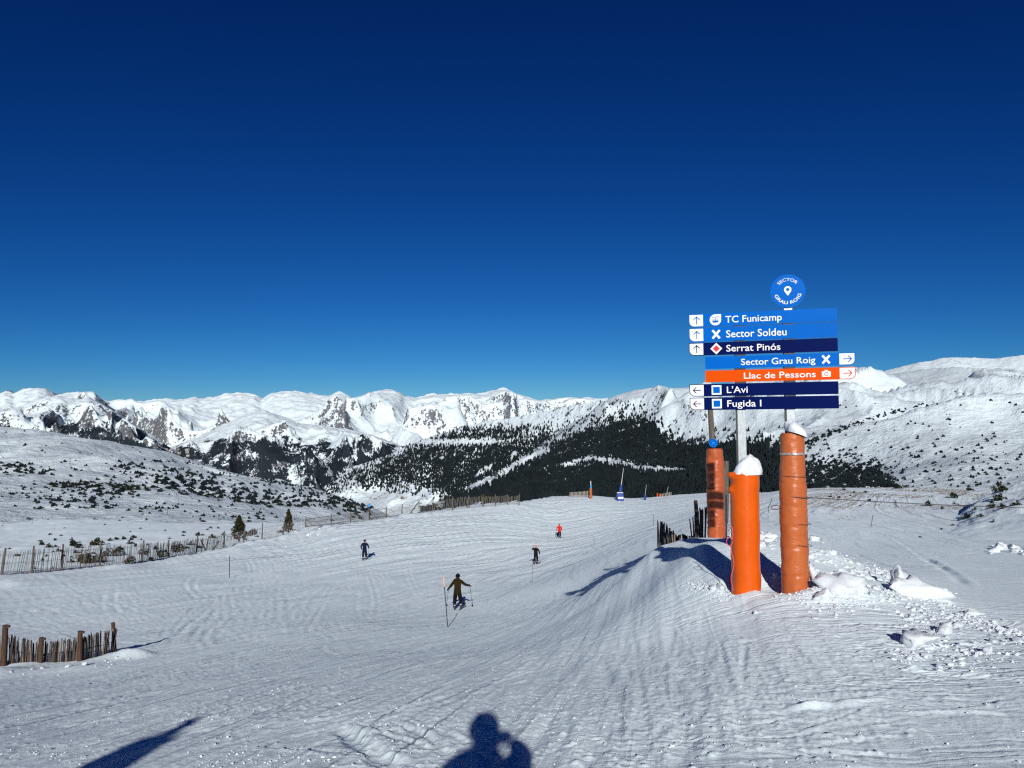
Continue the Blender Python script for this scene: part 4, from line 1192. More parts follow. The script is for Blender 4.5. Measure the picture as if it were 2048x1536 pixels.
# ------------------------------------------------------------------ chestnut paling fences
def slat_mesh(i, h, w):
    bm = bmesh.new(); rr = random.Random(i)
    n = 5; k0 = [rr.uniform(.75, 1.2) for _ in range(n)]
    rings = []
    for z, s in ((0, 1), (h * .5, 1.02), (h * .96, .9), (h, .55)):
        ox, oy = rr.uniform(-.006, .006), rr.uniform(-.006, .006)
        rings.append([bm.verts.new((ox + w * .5 * s * k0[q] * math.cos(q * 2 * math.pi / n), oy + w * .34 * s * k0[q] * math.sin(q * 2 * math.pi / n), z)) for q in range(n)])
    for a_, b_ in zip(rings[:-1], rings[1:]):
        for q in range(n): bm.faces.new((a_[q], a_[(q + 1) % n], b_[(q + 1) % n], b_[q]))
    bm.faces.new(rings[-1])
    return bm
SL = []
for i in range(12):
    bm = slat_mesh(i, 1.0, .026 + .008 * (i % 3)); me = bpy.data.meshes.new('slat'); bm.to_mesh(me); bm.free(); me.materials.append(M_slat[[0, 2, 0, 1, 2, 0, 3, 2, 0, 1, 2, 3][i]]); SL.append(me)
def top_at(px, py, base):
    """height above the base point at which a vertical stick reaches the pixel"""
    d = rays(px, py); return EYE + d[2] * base[1] / 1.0 - base[2]
def pal(root, pts, tops, n, lean=.03, keep=lambda u: True, mats=None):
    """slats along picture points pts (bases) with picture tops; children of root"""
    d = np.r_[0, np.cumsum([math.hypot(b[0] - a[0], 4 * (b[2] - a[2])) for a, b in zip(pts[:-1], pts[1:])])]
    for i in range(n):
        u = d[-1] * (i + .5 * rng.random()) / n
        px, py, Y = (np.interp(u, d, [p[k] for p in pts]) for k in range(3))
        tpy = np.interp(u, d, tops)
        if not keep(u / d[-1]): continue
        b = P(px, py, Y); h = float(P(px, tpy, Y)[2] - b[2]) * rng.uniform(.92, 1.06)
        o = link('slat', SL[rng.integers(0, 12)], None, None)
        o.matrix_world = Matrix.Translation(Vector(b) - Vector((0, 0, .12))) @ Matrix.Rotation(rng.normal(0, lean), 4, 'Y') @ Matrix.Rotation(rng.normal(0, lean), 4, 'X') @ Matrix.Diagonal((1, 1, h + .12, 1))
        o.parent = root; o.matrix_parent_inverse = root.matrix_world.inverted()
def wire(root, pts, name='wire', rad=.004):
    bm = bmesh.new(); bm_tube(bm, [tuple(P(*p)) for p in pts], rad, 4, cap=False)
    o = obj_bm(name, bm, M_dark, None); o.parent = root; o.matrix_parent_inverse = root.matrix_world.inverted(); return o

# the short one bottom left
NF = empty('paling_fence', tuple(P(120, 1334, 18.4)))
tag(NF, 'short run of split wooden paling with four brown posts at lower left', 'fence')
bpy.context.view_layer.update()
base = [(-60, 1342, 17.6), (8, 1337, 17.8), (80, 1337, 18.2), (160, 1333, 18.6), (205, 1324, 19.2), (232, 1308, 19.8)]
pal(NF, base, [1284, 1271, 1286, 1275, 1262, 1256], 150, .06)
for f_ in (.25, .6):
    wire(NF, [(px, py + (tp - py) * f_, Y - .03) for (px, py, Y), tp in zip(base, [1288, 1277, 1291, 1280, 1268, 1262])])
for (pxb, pyb, pxt, pyt, Y, rad, lab) in ((6, 1340, 11, 1250, 17.7, .062, 'reddish post with splintered top'), (80, 1338, 83, 1275, 18.1, .056, 'dark short post'), (159, 1335, 160.5, 1262, 18.5, .056, 'reddish post'), (230, 1310, 226, 1245, 19.7, .046, 'tallest thin reddish post')):
    b = P(pxb, pyb, Y); t = P(pxt, pyt, Y); bm = bmesh.new(); d = t - b
    bm_tube(bm, [tuple(-d * .12), tuple(d * .55), tuple(d)], [rad * 1.05, rad, rad * .96], 10)
    if rad > .055: bm_box(bm, .07, .05, .05, (d[0] + rad, 0, d[2] - .03))
    o = obj_bm('post', bm, M_wood_red, None, loc=tuple(b)); tag(o, lab); under(o, NF)

# the broken one at the edge of the mound, by the padded posts
MF = empty('paling_fence', tuple(P(1360, 1088, 17.5)))
tag(MF, 'broken dark wooden paling fence half buried beside the orange marker post', 'fence')
bpy.context.view_layer.update()
pal(MF, [(1315, 1084, 19.2), (1330, 1090, 18.6), (1350, 1096, 18.0)], [1040, 1048, 1068], 22, .05)
pal(MF, [(1348, 1097, 18.2), (1366, 1094, 18.4), (1386, 1090, 18.6)], [1072, 1068, 1072], 20, .07)
pal(MF, [(1386, 1090, 18.2), (1396, 1088, 18.0), (1412, 1082, 18.0)], [1040, 1022, 1012], 20, .05)
b = P(1398, 1085, 18.1); t = P(1391, 1001, 18.1); bm = bmesh.new(); d = t - b
bm_tube(bm, [tuple(-d * .1), tuple(d)], [.055, .045], 8); under(obj_bm('post', bm, M_wood, None, loc=tuple(b)), MF)

# the long fence along the left edge of the slope
FB = np.array([(-330,1168,38),(-150,1158,41),(3,1150,44),(62,1147,45.5),(123,1140,48),(200,1133,51.5),(284,1121,56),(337,1116,60),(392,1105,65),(448,1093,70),(487,1086,74),(524,1079,77),(565,1071,81),(610,1058,85),(662,1054,90),(701,1048,92.5),(738,1041,95),(773,1033,98),(803,1031,100),(838,1027,103),(865,1021,105),(905,1019,108),(935,1017,110),(965,1015,112),(990,1012,114),(1015,1010,116),(1038,1007,118)], float)
FT = [1112,1104,1096,1092,1088,1084,1081,1080,1072,1062,1058,1046,1042,1034,1027,1023,1016,1012,1008,1000,995,992,990,989,988,988,987]
LF = empty('long_slat_fence', tuple(P(3, 1150, 44)))
tag(LF, 'long weathered slat and netting fence along the left edge of the slope', 'fence')
bpy.context.view_layer.update()
def on_slope(px, py, Y):
    p = P(px, py, Y); return Vector((p[0], p[1], float(H(p[0], p[1]))))
fpts = []
for i, ((px, py, Y), tp) in enumerate(zip(FB, FT)):
    b = on_slope(px, py, Y); h = max(.8, float(P(px, tp, Y)[2]) - b.z)
    fpts.append((b, h))
    bm = bmesh.new(); lx = [.10, .03, .18, .12, .06, .02, .1, -.02, .12, .02][i % 10]
    bm_tube(bm, [(0, 0, -.3), (lx * .5, 0, h * .5), (lx, 0, h)], [.062, .058, .052], 7)
    o = obj_bm('post', bm, M_wood, None, loc=b); o.parent = LF; o.matrix_parent_inverse = LF.matrix_world.inverted()
# leaning brace posts
for (a_, b_) in (((412, 1098, 67.5), (402, 1080, 66.5)), ((819, 1028, 101), (838, 1003, 103)), ((425, 1096, 69), (438, 1082, 69.5))):
    q0 = on_slope(*a_); q1 = Vector(P(*b_)); bm = bmesh.new(); bm_tube(bm, [(0, 0, 0), tuple(q1 - q0)], [.07, .06], 6)
    o = obj_bm('brace', bm, M_wood, None, loc=q0); o.parent = LF; o.matrix_parent_inverse = LF.matrix_world.inverted()
n_sl = 0
farV, farF = [], []
for i in range(len(fpts) - 1):
    (b0, h0), (b1, h1) = fpts[i], fpts[i + 1]
    L = (b1 - b0).length
    px_m = (FB[i, 0] + FB[i + 1, 0]) / 2
    sp = .125 if px_m < 450 else .25
    if 480 < px_m < 860: sp = .26            # mostly netting and wire here
    n = int(L / sp)
    leanb = rng.normal(.10, .04)
    for k in range(n):
        t = (k + rng.uniform(.2, .8)) / n
        q = b0.lerp(b1, t); hh = (h0 * (1 - t) + h1 * t) * rng.uniform(.78, .88)
        q.z = float(H(q.x, q.y)) if i > 0 else q.z
        if -30 < px_m and n_sl < 296 and px_m < 460:
            o = link('slat', SL[0 if rng.random() < .6 else 3], None)
            o.data = SL[[0, 6, 8, 11][rng.integers(0, 4)]]
            o.matrix_world = Matrix.Translation(q - Vector((0, 0, .05))) @ Matrix.Rotation(leanb + rng.normal(0, .03), 4, 'Y') @ Matrix.Diagonal((.85, .85, hh * 1.06 + .05, 1))
            o.parent = LF; o.matrix_parent_inverse = LF.matrix_world.inverted(); n_sl += 1
        else:
            w = .014 if px_m < 870 else .02; s = len(farV); lx = leanb * hh
            for (ox, oy) in ((-w, 0), (w * .5, -w), (w * .5, w)):
                farV += [(q.x + ox, q.y + oy, q.z - .1), (q.x + ox + lx, q.y + oy, q.z + hh)]
            farF += [(s, s + 2, s + 3, s + 1), (s + 2, s + 4, s + 5, s + 3), (s + 4, s, s + 1, s + 5)]
me = mesh_np('slats', np.array(farV), np.array(farF), M_slatfar, smooth=False)
o = link('slats', me); o.parent = LF; o.matrix_parent_inverse = LF.matrix_world.inverted(); o['kind'] = 'stuff'
for f_ in (.12, .5, .86):
    bm = bmesh.new(); pts = []
    for (b, h) in fpts: pts.append((b.x + .05 * f_, b.y, b.z + h * .84 * f_))
    bm_tube(bm, pts, .007, 4, cap=False)
    o = obj_bm('wire', bm, M_dark, None); o.parent = LF; o.matrix_parent_inverse = LF.matrix_world.inverted()
# sagging grey netting between some of the posts: real crossing strands
def netting(i0, i1, dens=.16):
    V, F_ = [], []
    for i in range(i0, i1):
        (b0, h0), (b1, h1) = fpts[i], fpts[i + 1]; L = (b1 - b0).length; m = int(L / dens); rows = 8
        G = []
        for r_ in range(rows + 1):
            for k in range(m + 1):
                t = k / m; q = b0.lerp(b1, t); g0 = float(H(q.x, q.y)); hh = (h0 * (1 - t) + h1 * t) * .8
                sag = .28 * math.sin(math.pi * t) * (r_ / rows)
                G.append(Vector((q.x + .12 * math.sin(k * .7 + r_), q.y + .05 * math.cos(k + r_), g0 + .03 + (hh - sag * hh) * r_ / rows)))
        def strand(a, b_):
            s = len(V); w = .009; d = Vector((0, 0, w)) if abs((b_ - a).z) < abs((b_ - a).x) + abs((b_ - a).y) else Vector((w, 0, 0))
            V.extend([tuple(a - d), tuple(b_ - d), tuple(b_ + d), tuple(a + d)]); F_.append((s, s + 1, s + 2, s + 3))
        for r_ in range(rows + 1):
            for k in range(m + 1):
                a = G[r_ * (m + 1) + k]
                if k < m: strand(a, G[r_ * (m + 1) + k + 1])
                if r_ < rows: strand(a, G[(r_ + 1) * (m + 1) + k])
    return mesh_np('netting', np.array(V), np.array(F_), M_net, smooth=False)
o = link('netting', netting(13, 20)); o.parent = LF; o.matrix_parent_inverse = LF.matrix_world.inverted(); o['kind'] = 'stuff'
# rail panels near px 650-700
for i in (13, 14, 16):
    (b0, h0), (b1, h1) = fpts[i], fpts[i + 1]
    for f_ in (.15, .8):
        bm = bmesh.new(); bm_tube(bm, [tuple(b0 + Vector((0, 0, h0 * f_))), tuple(b1 + Vector((0, 0, h1 * f_)))], .03, 5)
        o = obj_bm('rail', bm, M_wood, None); o.parent = LF; o.matrix_parent_inverse = LF.matrix_world.inverted()

# ------------------------------------------------------------------ rope leading off to the right, slalom poles, far posts
RP = []
for i in range(60):
    t = i / 59; px = 1614 + t * 560; py = 995 + t * 24 + 3.0 * math.sin(math.pi * t) ; Y = 10.9 + t * 6
    RP.append(Vector(P(px, py, Y)))
ro = empty('rope', tuple(RP[0])); tag(ro, 'frayed dark rope stretched from the right padded post across the snow', 'rope')
bpy.context.view_layer.update()
bm = bmesh.new(); bm_tube(bm, [tuple(p - RP[0]) for p in RP], .0055, 5)
link('strand', bpy.data.meshes.new('strand'), ro); bm.to_mesh(ro.children[0].data); bm.free(); ro.children[0].data.materials.append(M_rope)
V, F_ = [], []
for i in range(420):
    t = .18 + .82 * i / 420; k = t * 59; p = RP[int(k)].lerp(RP[min(59, int(k) + 1)], k - int(k)) - RP[0]; s = len(V); l = rng.uniform(.012, .034); dx2 = rng.normal(0, .008)
    V += [tuple(p + Vector((-.0025, 0, 0))), tuple(p + Vector((.0025, 0, 0))), tuple(p + Vector((dx2, 0, -l)))]; F_.append((s, s + 1, s + 2))
o = link('fringe', mesh_np('fringe', np.array(V), np.array(F_), M_rope, smooth=False), ro); o['kind'] = 'stuff'
# loop of red cord by the right padding
bm = bmesh.new(); bm_tube(bm, [tuple(P(1560 - 9 + 9 * math.cos(a), 1015 + 4.5 * math.sin(a), 11.3)) for a in np.linspace(.4, 5.6, 14)], .005, 5)
obj_bm('cord', bm, M_pink, SGN, smooth=True)
bm = bmesh.new(); bm_tube(bm, [tuple(P(px, py, 14)) for px, py in ((1544, 996), (1541, 1006), (1536, 1016), (1537, 1025))], .006, 5)
tag(obj_bm('loose_cord', bm, M_rope, None, smooth=True), 'short dark cord hanging between the two steel sign posts', 'cord')

def thin_pole(pxb, pyb, pxt, pyt, rad, lab, band=False, bandc=None):
    b = ground_pt(pxb, pyb); Y = b.y; t = Vector(P(pxt, pyt, Y)); d = t - b
    root = empty('slalom_pole', b); tag(root, lab, 'pole', 'thin poles planted in the slope')
    bm = bmesh.new(); bm_tube(bm, [(0, 0, -.1) if True else 0, tuple(d * (.80 if band else 1))], rad, 6)
    obj_bm('shaft', bm, M_dark, root)
    if band:
        bm = bmesh.new(); bm_tube(bm, [tuple(d * .80), tuple(d)], rad * 1.25, 6); obj_bm('tip', bm, bandc, root)
    return root
M_peach = plain('pale_orange_plastic', (0.85, 0.42, 0.22), .5, .1)
thin_pole(896, 1254, 887, 1153, .016, 'bamboo pole with pale orange tip beside the green jacket skier', True, M_peach)
thin_pole(459, 1155, 459, 1112, .022, 'lone dark pole standing on the smooth snow at left')
thin_pole(1064, 1166, 1065, 1128, .012, 'thin pole below the skier in the black jacket')
thin_pole(1188, 1096, 1188, 1073, .018, 'thin pole right of the skier in the red jacket')
thin_pole(1307, 1052, 1307, 1028, .02, 'thin pole left of the broken paling fence')
thin_pole(1741, 1055, 1746, 1030, .018, 'leaning thin pole on the snow right of the sign')

# ------------------------------------------------------------------ pines, dwarf pines, forest
def tuft_mesh(name, mats, seed, n, shape, blade, mat_mix=.0):
    """crown of many small needle clumps; shape(u,v,w)->point for random numbers"""
    r = np.random.default_rng(seed)
    c = shape(r, n)
    d1 = r.normal(size=(n, 3)); d1 /= np.linalg.norm(d1, axis=1)[:, None]
    d2 = np.cross(d1, r.normal(size=(n, 3))); d2 /= np.linalg.norm(d2, axis=1)[:, None]
    s = blade * r.uniform(.6, 1.4, (n, 1))
    V = np.stack([c + d1 * s, c - d1 * s * .5 + d2 * s * .7, c - d1 * s * .5 - d2 * s * .7], 1).reshape(-1, 3)
    F = np.arange(3 * n).reshape(-1, 3)
    return mesh_np(name, V, F, mats, smooth=False, fmat=(r.random(n) < mat_mix).astype(int))
def dome(lobes, flat=.75):
    def f(r, n):
        L = np.array(lobes); k = r.integers(0, len(L), n); q = L[k]
        d = r.normal(size=(n, 3)); d /= np.linalg.norm(d, axis=1)[:, None]
        rad = q[:, 3:4] * (.55 + .45 * r.random((n, 1)) ** .5)
        p = q[:, :3] + d * rad * np.array([1, 1, flat]); p[:, 2] = np.abs(p[:, 2]); return p
    return f
def cone(tiers=9, rb=.34, h0=.10, ragged=.25):
    def f(r, n):
        t = r.random(n) ** .75; a = r.uniform(0, 2 * math.pi, n)
        prof = rb * (1 - t) ** .8 * (1 + ragged * np.sin(a * 3 + t * 17)) * (.72 + .28 * np.abs(np.sin(t * tiers * math.pi)))
        rr = prof * (.45 + .55 * np.sqrt(r.random(n)))
        return np.stack([rr * np.cos(a), rr * np.sin(a), h0 + (1 - h0) * t - .12 * rr], 1)
    return f
SHR = []
for i in range(7):
    rr = np.random.default_rng(100 + i)
    lobes = [(rr.uniform(-.34, .34), rr.uniform(-.25, .25), rr.uniform(.08, .34), rr.uniform(.16, .30)) for _ in range(rr.integers(4, 8))]
    lobes.append((rr.uniform(-.15, .15), 0, rr.uniform(.4, .62), .16))
    SHR.append(tuft_mesh('dwarf_pine', [M_needle, M_needle2], 200 + i, 300, dome(lobes, .9), .075, .10))
PIN = [tuft_mesh('crown', [M_needle, M_needle2], 300 + i, 1500, cone(8 + i, .27 + .05 * i, .06, .35), .045, .30) for i in range(3)]
BRN = [tuft_mesh('dwarf_pine', [M_needle, M_needle2], 320 + i, 700, dome([(-.3, 0, .3, .3), (.1, .1, .45, .34), (.35, -.1, .25, .25), (0, 0, .2, .4)], 1.0), .05, .6) for i in range(2)]

def on_layer(px, py):
    loc, ob = hit(px, py)
    return loc, ob
def shrub(px, py, wpx, lab, grp, me=None, hw=None, base=None):
    """a bush whose foot is seen at (px, py)"""
    loc = base
    if loc is None:
        loc, ob = on_layer(px, py)
        if loc is None: return None
    s = wpx / FPX * loc.y
    o = link('dwarf_pine', me or SHR[rng.integers(0, len(SHR))], None, loc - Vector((0, 0, .06 * s)), (0, 0, U(0, 6.28)))
    k = hw or U(.75, 1.05)
    o.scale = (s, s, s * k)
    return tag(o, lab, 'shrub', grp)
G1 = 'dwarf pines on the shoulder behind the long fence'
for (px, py, w) in ((83,1090,16),(98,1095,14),(109,1081,9),(122,1072,7),(100,1070,8),(159,1096,16),(220,1082,10),(231,1079,12),(247,1079,12),(266,1077,13),(283,1080,7),(282,1058,7),(210,1050,6),
        (240,1102,18),(300,1120,14),(381,1090,13),(398,1071,14),(425,1076,15),(68,1137,8),(105,1137,9),(142,1125,12),(85,1120,9),(93,1113,7),(184,1090,12),(150,1106,10),(128,1112,8),(272,1092,10),(312,1098,11),(340,1078,8),(366,1072,7),(415,1060,6),(446,1070,10),(205,1125,9),(118,1100,7),(260,1064,5),(330,1062,5)):
    shrub(px, py, w * U(.95, 1.1), 'small dark dwarf pine on the snowy shoulder behind the long fence', G1)
for (px, py, w, lab) in ((145,1092,28,'widest dark dwarf pine clump on the shoulder behind the long fence'),(192,1090,28,'tall dark dwarf pine rising right of the widest clump on the shoulder'),(260,1088,15,'round dark dwarf pine on the open shoulder above the brown bushes')):
    shrub(px, py, w, lab, G1, hw=.85)
for (px, py, w, h, lab) in ((172,1127,42,.9,'large brown green bush seen through the fence slats at left'),(197,1124,26,.9,'brown bush touching the right side of the large bush behind the slats'),(222,1112,32,.75,'low olive bush uphill of the brown bushes behind the slats'),(260,1124,24,.8,'olive bush against the fence left of the middle post'),(288,1108,22,.8,'grey green bush above the fence base near its middle'),(325,1114,26,1.05,'upright olive bush behind the fence where it starts to climb'),(355,1103,26,1.1,'taller olive brown bush right of the upright one behind the fence')):
    shrub(px, py, w, lab, 'brownish bushes just behind the long fence', BRN[rng.integers(0, 2)], hw=h)
def pine(px, py, hpx, lab, k=1.0, i=0, Y=None, grp='small pines standing behind the long fence'):
    loc = Vector(P(px, py, Y)); s = hpx / FPX * loc.y
    root = empty('pine_tree', loc, U(0, 6)); tag(root, lab, 'tree', grp)
    bm = bmesh.new(); bm_tube(bm, [(0, 0, -.06 * s), (.01 * s, 0, .4 * s), (0, .01 * s, .93 * s)], [.035 * s, .022 * s, .006 * s], 7); obj_bm('trunk', bm, M_bark, root)
    c = link('crown', PIN[i], root); c.scale = (s * k, s * k, s)
    return root
pine(478, 1080, 48, 'ragged bushy pine with brown branches left of the pointed pine', 1.1, 2, 92)
pine(577, 1064, 45, 'slender pointed pine tree standing behind the long fence', .95, 0, 96)
for (px, py, w, lab) in ((505, 1066, 24, 'low bush at the foot of the ragged pine'), (561, 1062, 14, 'small bush at the foot of the pointed pine'), (593, 1062, 8, 'tiny bush right of the pointed pine'), (970, 997, 24, 'round brown bush behind the far end of the long fence')):
    b = Vector(P(px, py + 3, 94 if px < 900 else 126)); shrub(px, py, w, lab, None, BRN[1] if w > 20 else SHR[1], hw=.75, base=b)
G2 = 'dark shrubs on the bank right of the sign'
RB = [(1685,980,11,'shrub'),(1663,994,11,''),(1679,996,9,''),(1709,986,8,''),(1730,985,10,''),(1740,1003,12,''),(1798,977,20,'round dark dwarf pine on the skyline of the far bank'),(1813,975,11,''),(1904,996,20,'long dark dwarf pine on the upper part of the bank at right'),(1935,981,20,'round dwarf pine at the top of the bank right of centre'),
      (1859,1012,18,'dwarf pine in the middle of the bank casting a long thin shadow'),(1908,1008,8,''),(1884,1018,10,''),(1955,972,10,''),(1950,1020,9,''),(1906,1051,9,''),(1882,1059,7,''),(1840,1075,8,'tiny lone shrub on the tip of the dark slope'),(1700,992,6,''),(1770,990,6,''),(1830,982,6,''),(1720,1012,6,'')]
for (px, py, w, lab) in RB:
    shrub(px, py, w, lab if len(lab) > 8 else 'small dark shrub on the rough bank right of the sign', G2)
for (px, py, w, h, lab) in ((2000,984,30,1.1,'tallest dark pine bush at the top of the right hand bank'),(2001,1000,28,.8,'wide dark bush directly under the tallest one at right'),(1987,1014,26,.8,'brownish bush on the dark slope below the wide one'),(2004,1017,20,.8,'bush right of the brownish one on the dark slope'),(2033,1010,20,.8,'bush nearest the right edge of the picture'),(1932,1037,20,1.0,'dark bush on the edge of the dark slope'),(1962,1034,14,.8,'small bush in the middle of the dark slope'),(1987,1044,11,.8,'lowest small bush on the dark slope')):
    shrub(px, py, w, lab, G2, hw=h)

# dwarf pines of the left hillside
def pick(name, n, pxr, pyr, dens, seed, tlo=0, thi=1.0):
    G, gpx, gpy, gt = LAYERS[name]
    a = np.abs((gpx[:-1, 1:] - gpx[:-1, :-1]) * (gpy[:-1, :-1] - gpy[1:, :-1]))
    vis = (gpy[:-1, :-1] - gpy[1:, :-1] > 0) & (gt[:-1, :-1] >= tlo) & (gt[:-1, :-1] <= thi) & (gpx[:-1, :-1] > pxr[0]) & (gpx[:-1, :-1] < pxr[1]) & (gpy[:-1, :-1] > pyr[0]) & (gpy[:-1, :-1] < pyr[1])
    w = (a * vis).ravel(); w /= w.sum()
    r = np.random.default_rng(seed)
    k = r.choice(len(w), n, p=w); i, j = np.unravel_index(k, a.shape); u, v = r.random(n)[:, None], r.random(n)[:, None]
    Pn = (G[i, j] * (1 - u) + G[i, j + 1] * u) * (1 - v) + (G[i + 1, j] * (1 - u) + G[i + 1, j + 1] * u) * v
    px, py = proj(Pn)
    keep = r.random(n) < dens(px, py, Pn)
    return Pn[keep], px[keep], py[keep]
def d_left(px, py, Q):
    cl = sstep(-.05, .35, fbm(px / 16, py / 5, 401, 3))
    s = blobs(px, py, [(25,934,36,6,.8),(60,945,30,5,.4),(205,978,55,9,.9),(140,972,40,6,.8),(235,985,40,8,.9),(110,1003,34,9,.6),(185,1000,30,7,.5),(200,1012,26,5,.4),(390,972,60,11,1.0),(350,962,40,7,.7),(450,985,60,9,.9),(500,995,40,8,.8),(250,935,30,4,.5),(290,948,36,4,.6),(350,940,40,4,.5),(400,952,40,5,.6),
                       (560,1000,60,8,.7),(600,1008,40,6,.5),(640,988,26,7,.8),(680,1000,28,10,1.3),(710,1015,24,9,1.3),(560,966,50,3,.6),(470,945,40,3,.5),(610,978,40,3,.6),(340,925,60,3,.5),(30,985,60,12,.12),(330,1020,80,10,.10),(500,1035,90,8,.08)])
    edge = np.exp(-((py - crestL(px) - 3) / 3.0) ** 2) * sstep(330, 560, px) * .8
    return np.clip(cl * s * 2.2 + .008 + edge * .5, 0, 1)
Q, qx, qy = pick('left_hillside', 22000, (-40, 745), (855, 1046), d_left, 11, 0, 2.0)
Y_ = Q[:, 1]; hs = np.random.default_rng(5).uniform(.65, 1.6, len(Q)) * (0.8 + .5 * (Y_ > 350))
size_px = hs / Y_ * FPX
order = np.argsort(-size_px)
n_ind = 190
regs = [((0, 190), 'on the left part of the broad hillside'), ((190, 380), 'on the middle of the broad hillside'), ((380, 800), 'near the right end of the broad hillside')]
for k in order[:n_ind]:
    o = link('dwarf_pine', SHR[int(k) % len(SHR)], None, Vector(Q[k]) - Vector((0, 0, .15)), (0, 0, U(0, 6.28)))
    s = hs[k] * 1.5; o.scale = (s * 1.3, s, s * .7)
    w_ = 'at the left end of the broad hillside' if qx[k] < 190 else 'in the middle of the broad hillside' if qx[k] < 400 else 'towards the right end of the broad hillside'
    tag(o, 'small dark dwarf pine dotting the snow ' + w_, 'shrub', 'dwarf pines dotting the snow ' + w_)

# low poly tree shapes for everything past that
def lowpoly(kind, r):
    if kind == 'tree':    # two stacked ragged cones
        V, F = [], []
        for (z0, z1, rad) in ((.04, .66, .24), (.38, 1.0, .17)):
            s = len(V); a0 = r.uniform(0, 6.28)
            for k in range(5): V.append((rad * r.uniform(.75, 1.2) * math.cos(a0 + k * 1.2566), rad * r.uniform(.75, 1.2) * math.sin(a0 + k * 1.2566), z0 + r.uniform(-.03, .03)))
            V.append((0, 0, z1)); F += [(s + k, s + (k + 1) % 5, s + 5) for k in range(5)]
        return np.array(V), np.array(F)
    V, F = [], []
    for (cx, cy, cz, rad, hh) in ((-.16, 0, 0, .36, .7), (.16, .06, 0, .32, 1.0)):
        s = len(V); a0 = r.uniform(0, 6.28)
        for k in range(5): V.append((cx + rad * math.cos(a0 + k * 1.2566), cy + rad * math.sin(a0 + k * 1.2566), cz + r.uniform(-.02, .12)))
        for k in range(5): V.append((cx + .6 * rad * math.cos(a0 + .6 + k * 1.2566), cy + .6 * rad * math.sin(a0 + .6 + k * 1.2566), cz + hh * r.uniform(.5, .8)))
        V.append((cx, cy, cz + hh)); 
        for k in range(5):
            k2 = (k + 1) % 5
            F += [(s + k, s + k2, s + 5 + k), (s + k2, s + 5 + k2, s + 5 + k), (s + 5 + k, s + 5 + k2, s + 10)]
    return np.array(V), np.array(F)
def scatter(name, Pn, h, kind, mat, lab, cat, seed, aspect=1.0):
    r = np.random.default_rng(seed); VV, FF, base = [], [], 0
    kinds = [lowpoly(kind, r) for _ in range(5)]
    idx = r.integers(0, 5, len(Pn)); ang = r.uniform(0, 6.28, len(Pn))
    for q, (V, F) in enumerate(kinds):
        m = idx == q; c, s_ = np.cos(ang[m])[:, None], np.sin(ang[m])[:, None]; hh = h[m][:, None]
        X = (V[None, :, 0] * c - V[None, :, 1] * s_) * hh * aspect; Yy = (V[None, :, 0] * s_ + V[None, :, 1] * c) * hh * aspect; Zz = V[None, :, 2] * hh
        W = np.stack([X, Yy, Zz], -1) + Pn[m][:, None, :] - np.array([0, 0, .2])
        n = m.sum(); FF.append((F[None] + (np.arange(n) * len(V))[:, None, None]).reshape(-1, 3) + base); VV.append(W.reshape(-1, 3)); base += n * len(V)
    o = link(name, mesh_np(name, np.vstack(VV), np.vstack(FF), [mat], smooth=False))
    tag(o, lab, cat, kind='stuff'); print(name, len(Pn), 'instances', base, 'verts'); return o
rest = order[n_ind:]
scatter('hillside_shrubs', Q[rest], hs[rest] * 1.0, 'bush', M_far_needle, 'countless dark dwarf pines spread over the broad left hillside', 'shrubs', 21, 1.5)

def d_right(px, py, Q_):
    d = sstep(-3, 7, py - TREELINE(px) + 5 * fbm(px / 14, py / 9, 411, 3))
    gaps = sstep(.24, .5, fbm(px / 7, py / 6, 413, 3)) * (.75 + .25 * (px > 1480)) + sstep(.0, .5, fbm(px / 20, py / 12, 415, 2)) * .6 * sstep(1480, 1560, px)
    d = d * (1 - np.clip(gaps, 0, .92))
    cl = np.exp(-((py - poly([1110,1150,1180,1230,1280,1340,1380],[931,926,917,924,936,941,943])(px)) / poly([1110,1150,1230,1340,1400],[1.5,6,8,8.5,1.5])(px)) ** 2 * 1.2) * sstep(1100, 1125, px) * sstep(1420, 1385, px)
    cl = cl * (.75 + .5 * sstep(-.3, .2, fbm(px / 9, py / 5, 423, 3)))
    cl = cl + .8 * np.exp(-((py - poly([1120,1200],[936,930])(px)) / 2.2) ** 2) * ((px > 1110) & (px < 1190))
    d = d * (1 - np.clip(cl * 1.25, 0, 1))
    gul = np.exp(-((py - poly([920,985,1040,1100],[985,958,925,896])(px)) / 8) ** 2) * sstep(915, 940, px) * sstep(1115, 1080, px)
    d = d * (1 - np.clip(gul * 1.3, 0, 1))
    up = np.exp(-np.clip(TREELINE(px) - py, 0, 200) / poly([900,1060,1150,1290,1330,1500,1700],[5,12,30,26,9,8,8])(px)) * (py < TREELINE(px)) * .75
    up = up * sstep(-.25, .35, fbm((px + py * .9) / 12, (py * .8 - px * .6) / 22, 417, 3)) * sstep(792, 815, py)
    right = .32 * sstep(1560, 1640, px) * (sstep(.15, .5, fbm(px / 15, py / 6, 419, 3)) * (.02 + .42 * blobs(px, py, [(1960,915,100,22,1),(1850,935,60,16,.6),(1990,955,60,14,.8),(1900,960,80,8,.5),(1760,900,60,20,.25),(2010,880,60,12,.3),(1660,905,50,14,.6)])) + .005)
    line = .9 * np.exp(-((py - poly([1590,1650,1700,1760,1850],[900,872,852,832,808])(px)) / poly([1590,1700,1850],[7,4,2.5])(px)) ** 2) * sstep(1580, 1600, px) * sstep(1900, 1800, px) * sstep(-.2, .25, fbm(px / 9, py / 5, 421, 2))
    return np.clip(d + up + right * sstep(770, 830, py) + line, 0, 1)
QF, fx, fy = pick('right_mountainside', 110000, (850, 2070), (775, 1004), d_right, 13, 0, 1.0)
rF = np.random.default_rng(14)
hF = rF.uniform(4.5, 9.5, len(QF)); rightside = fx > 1600
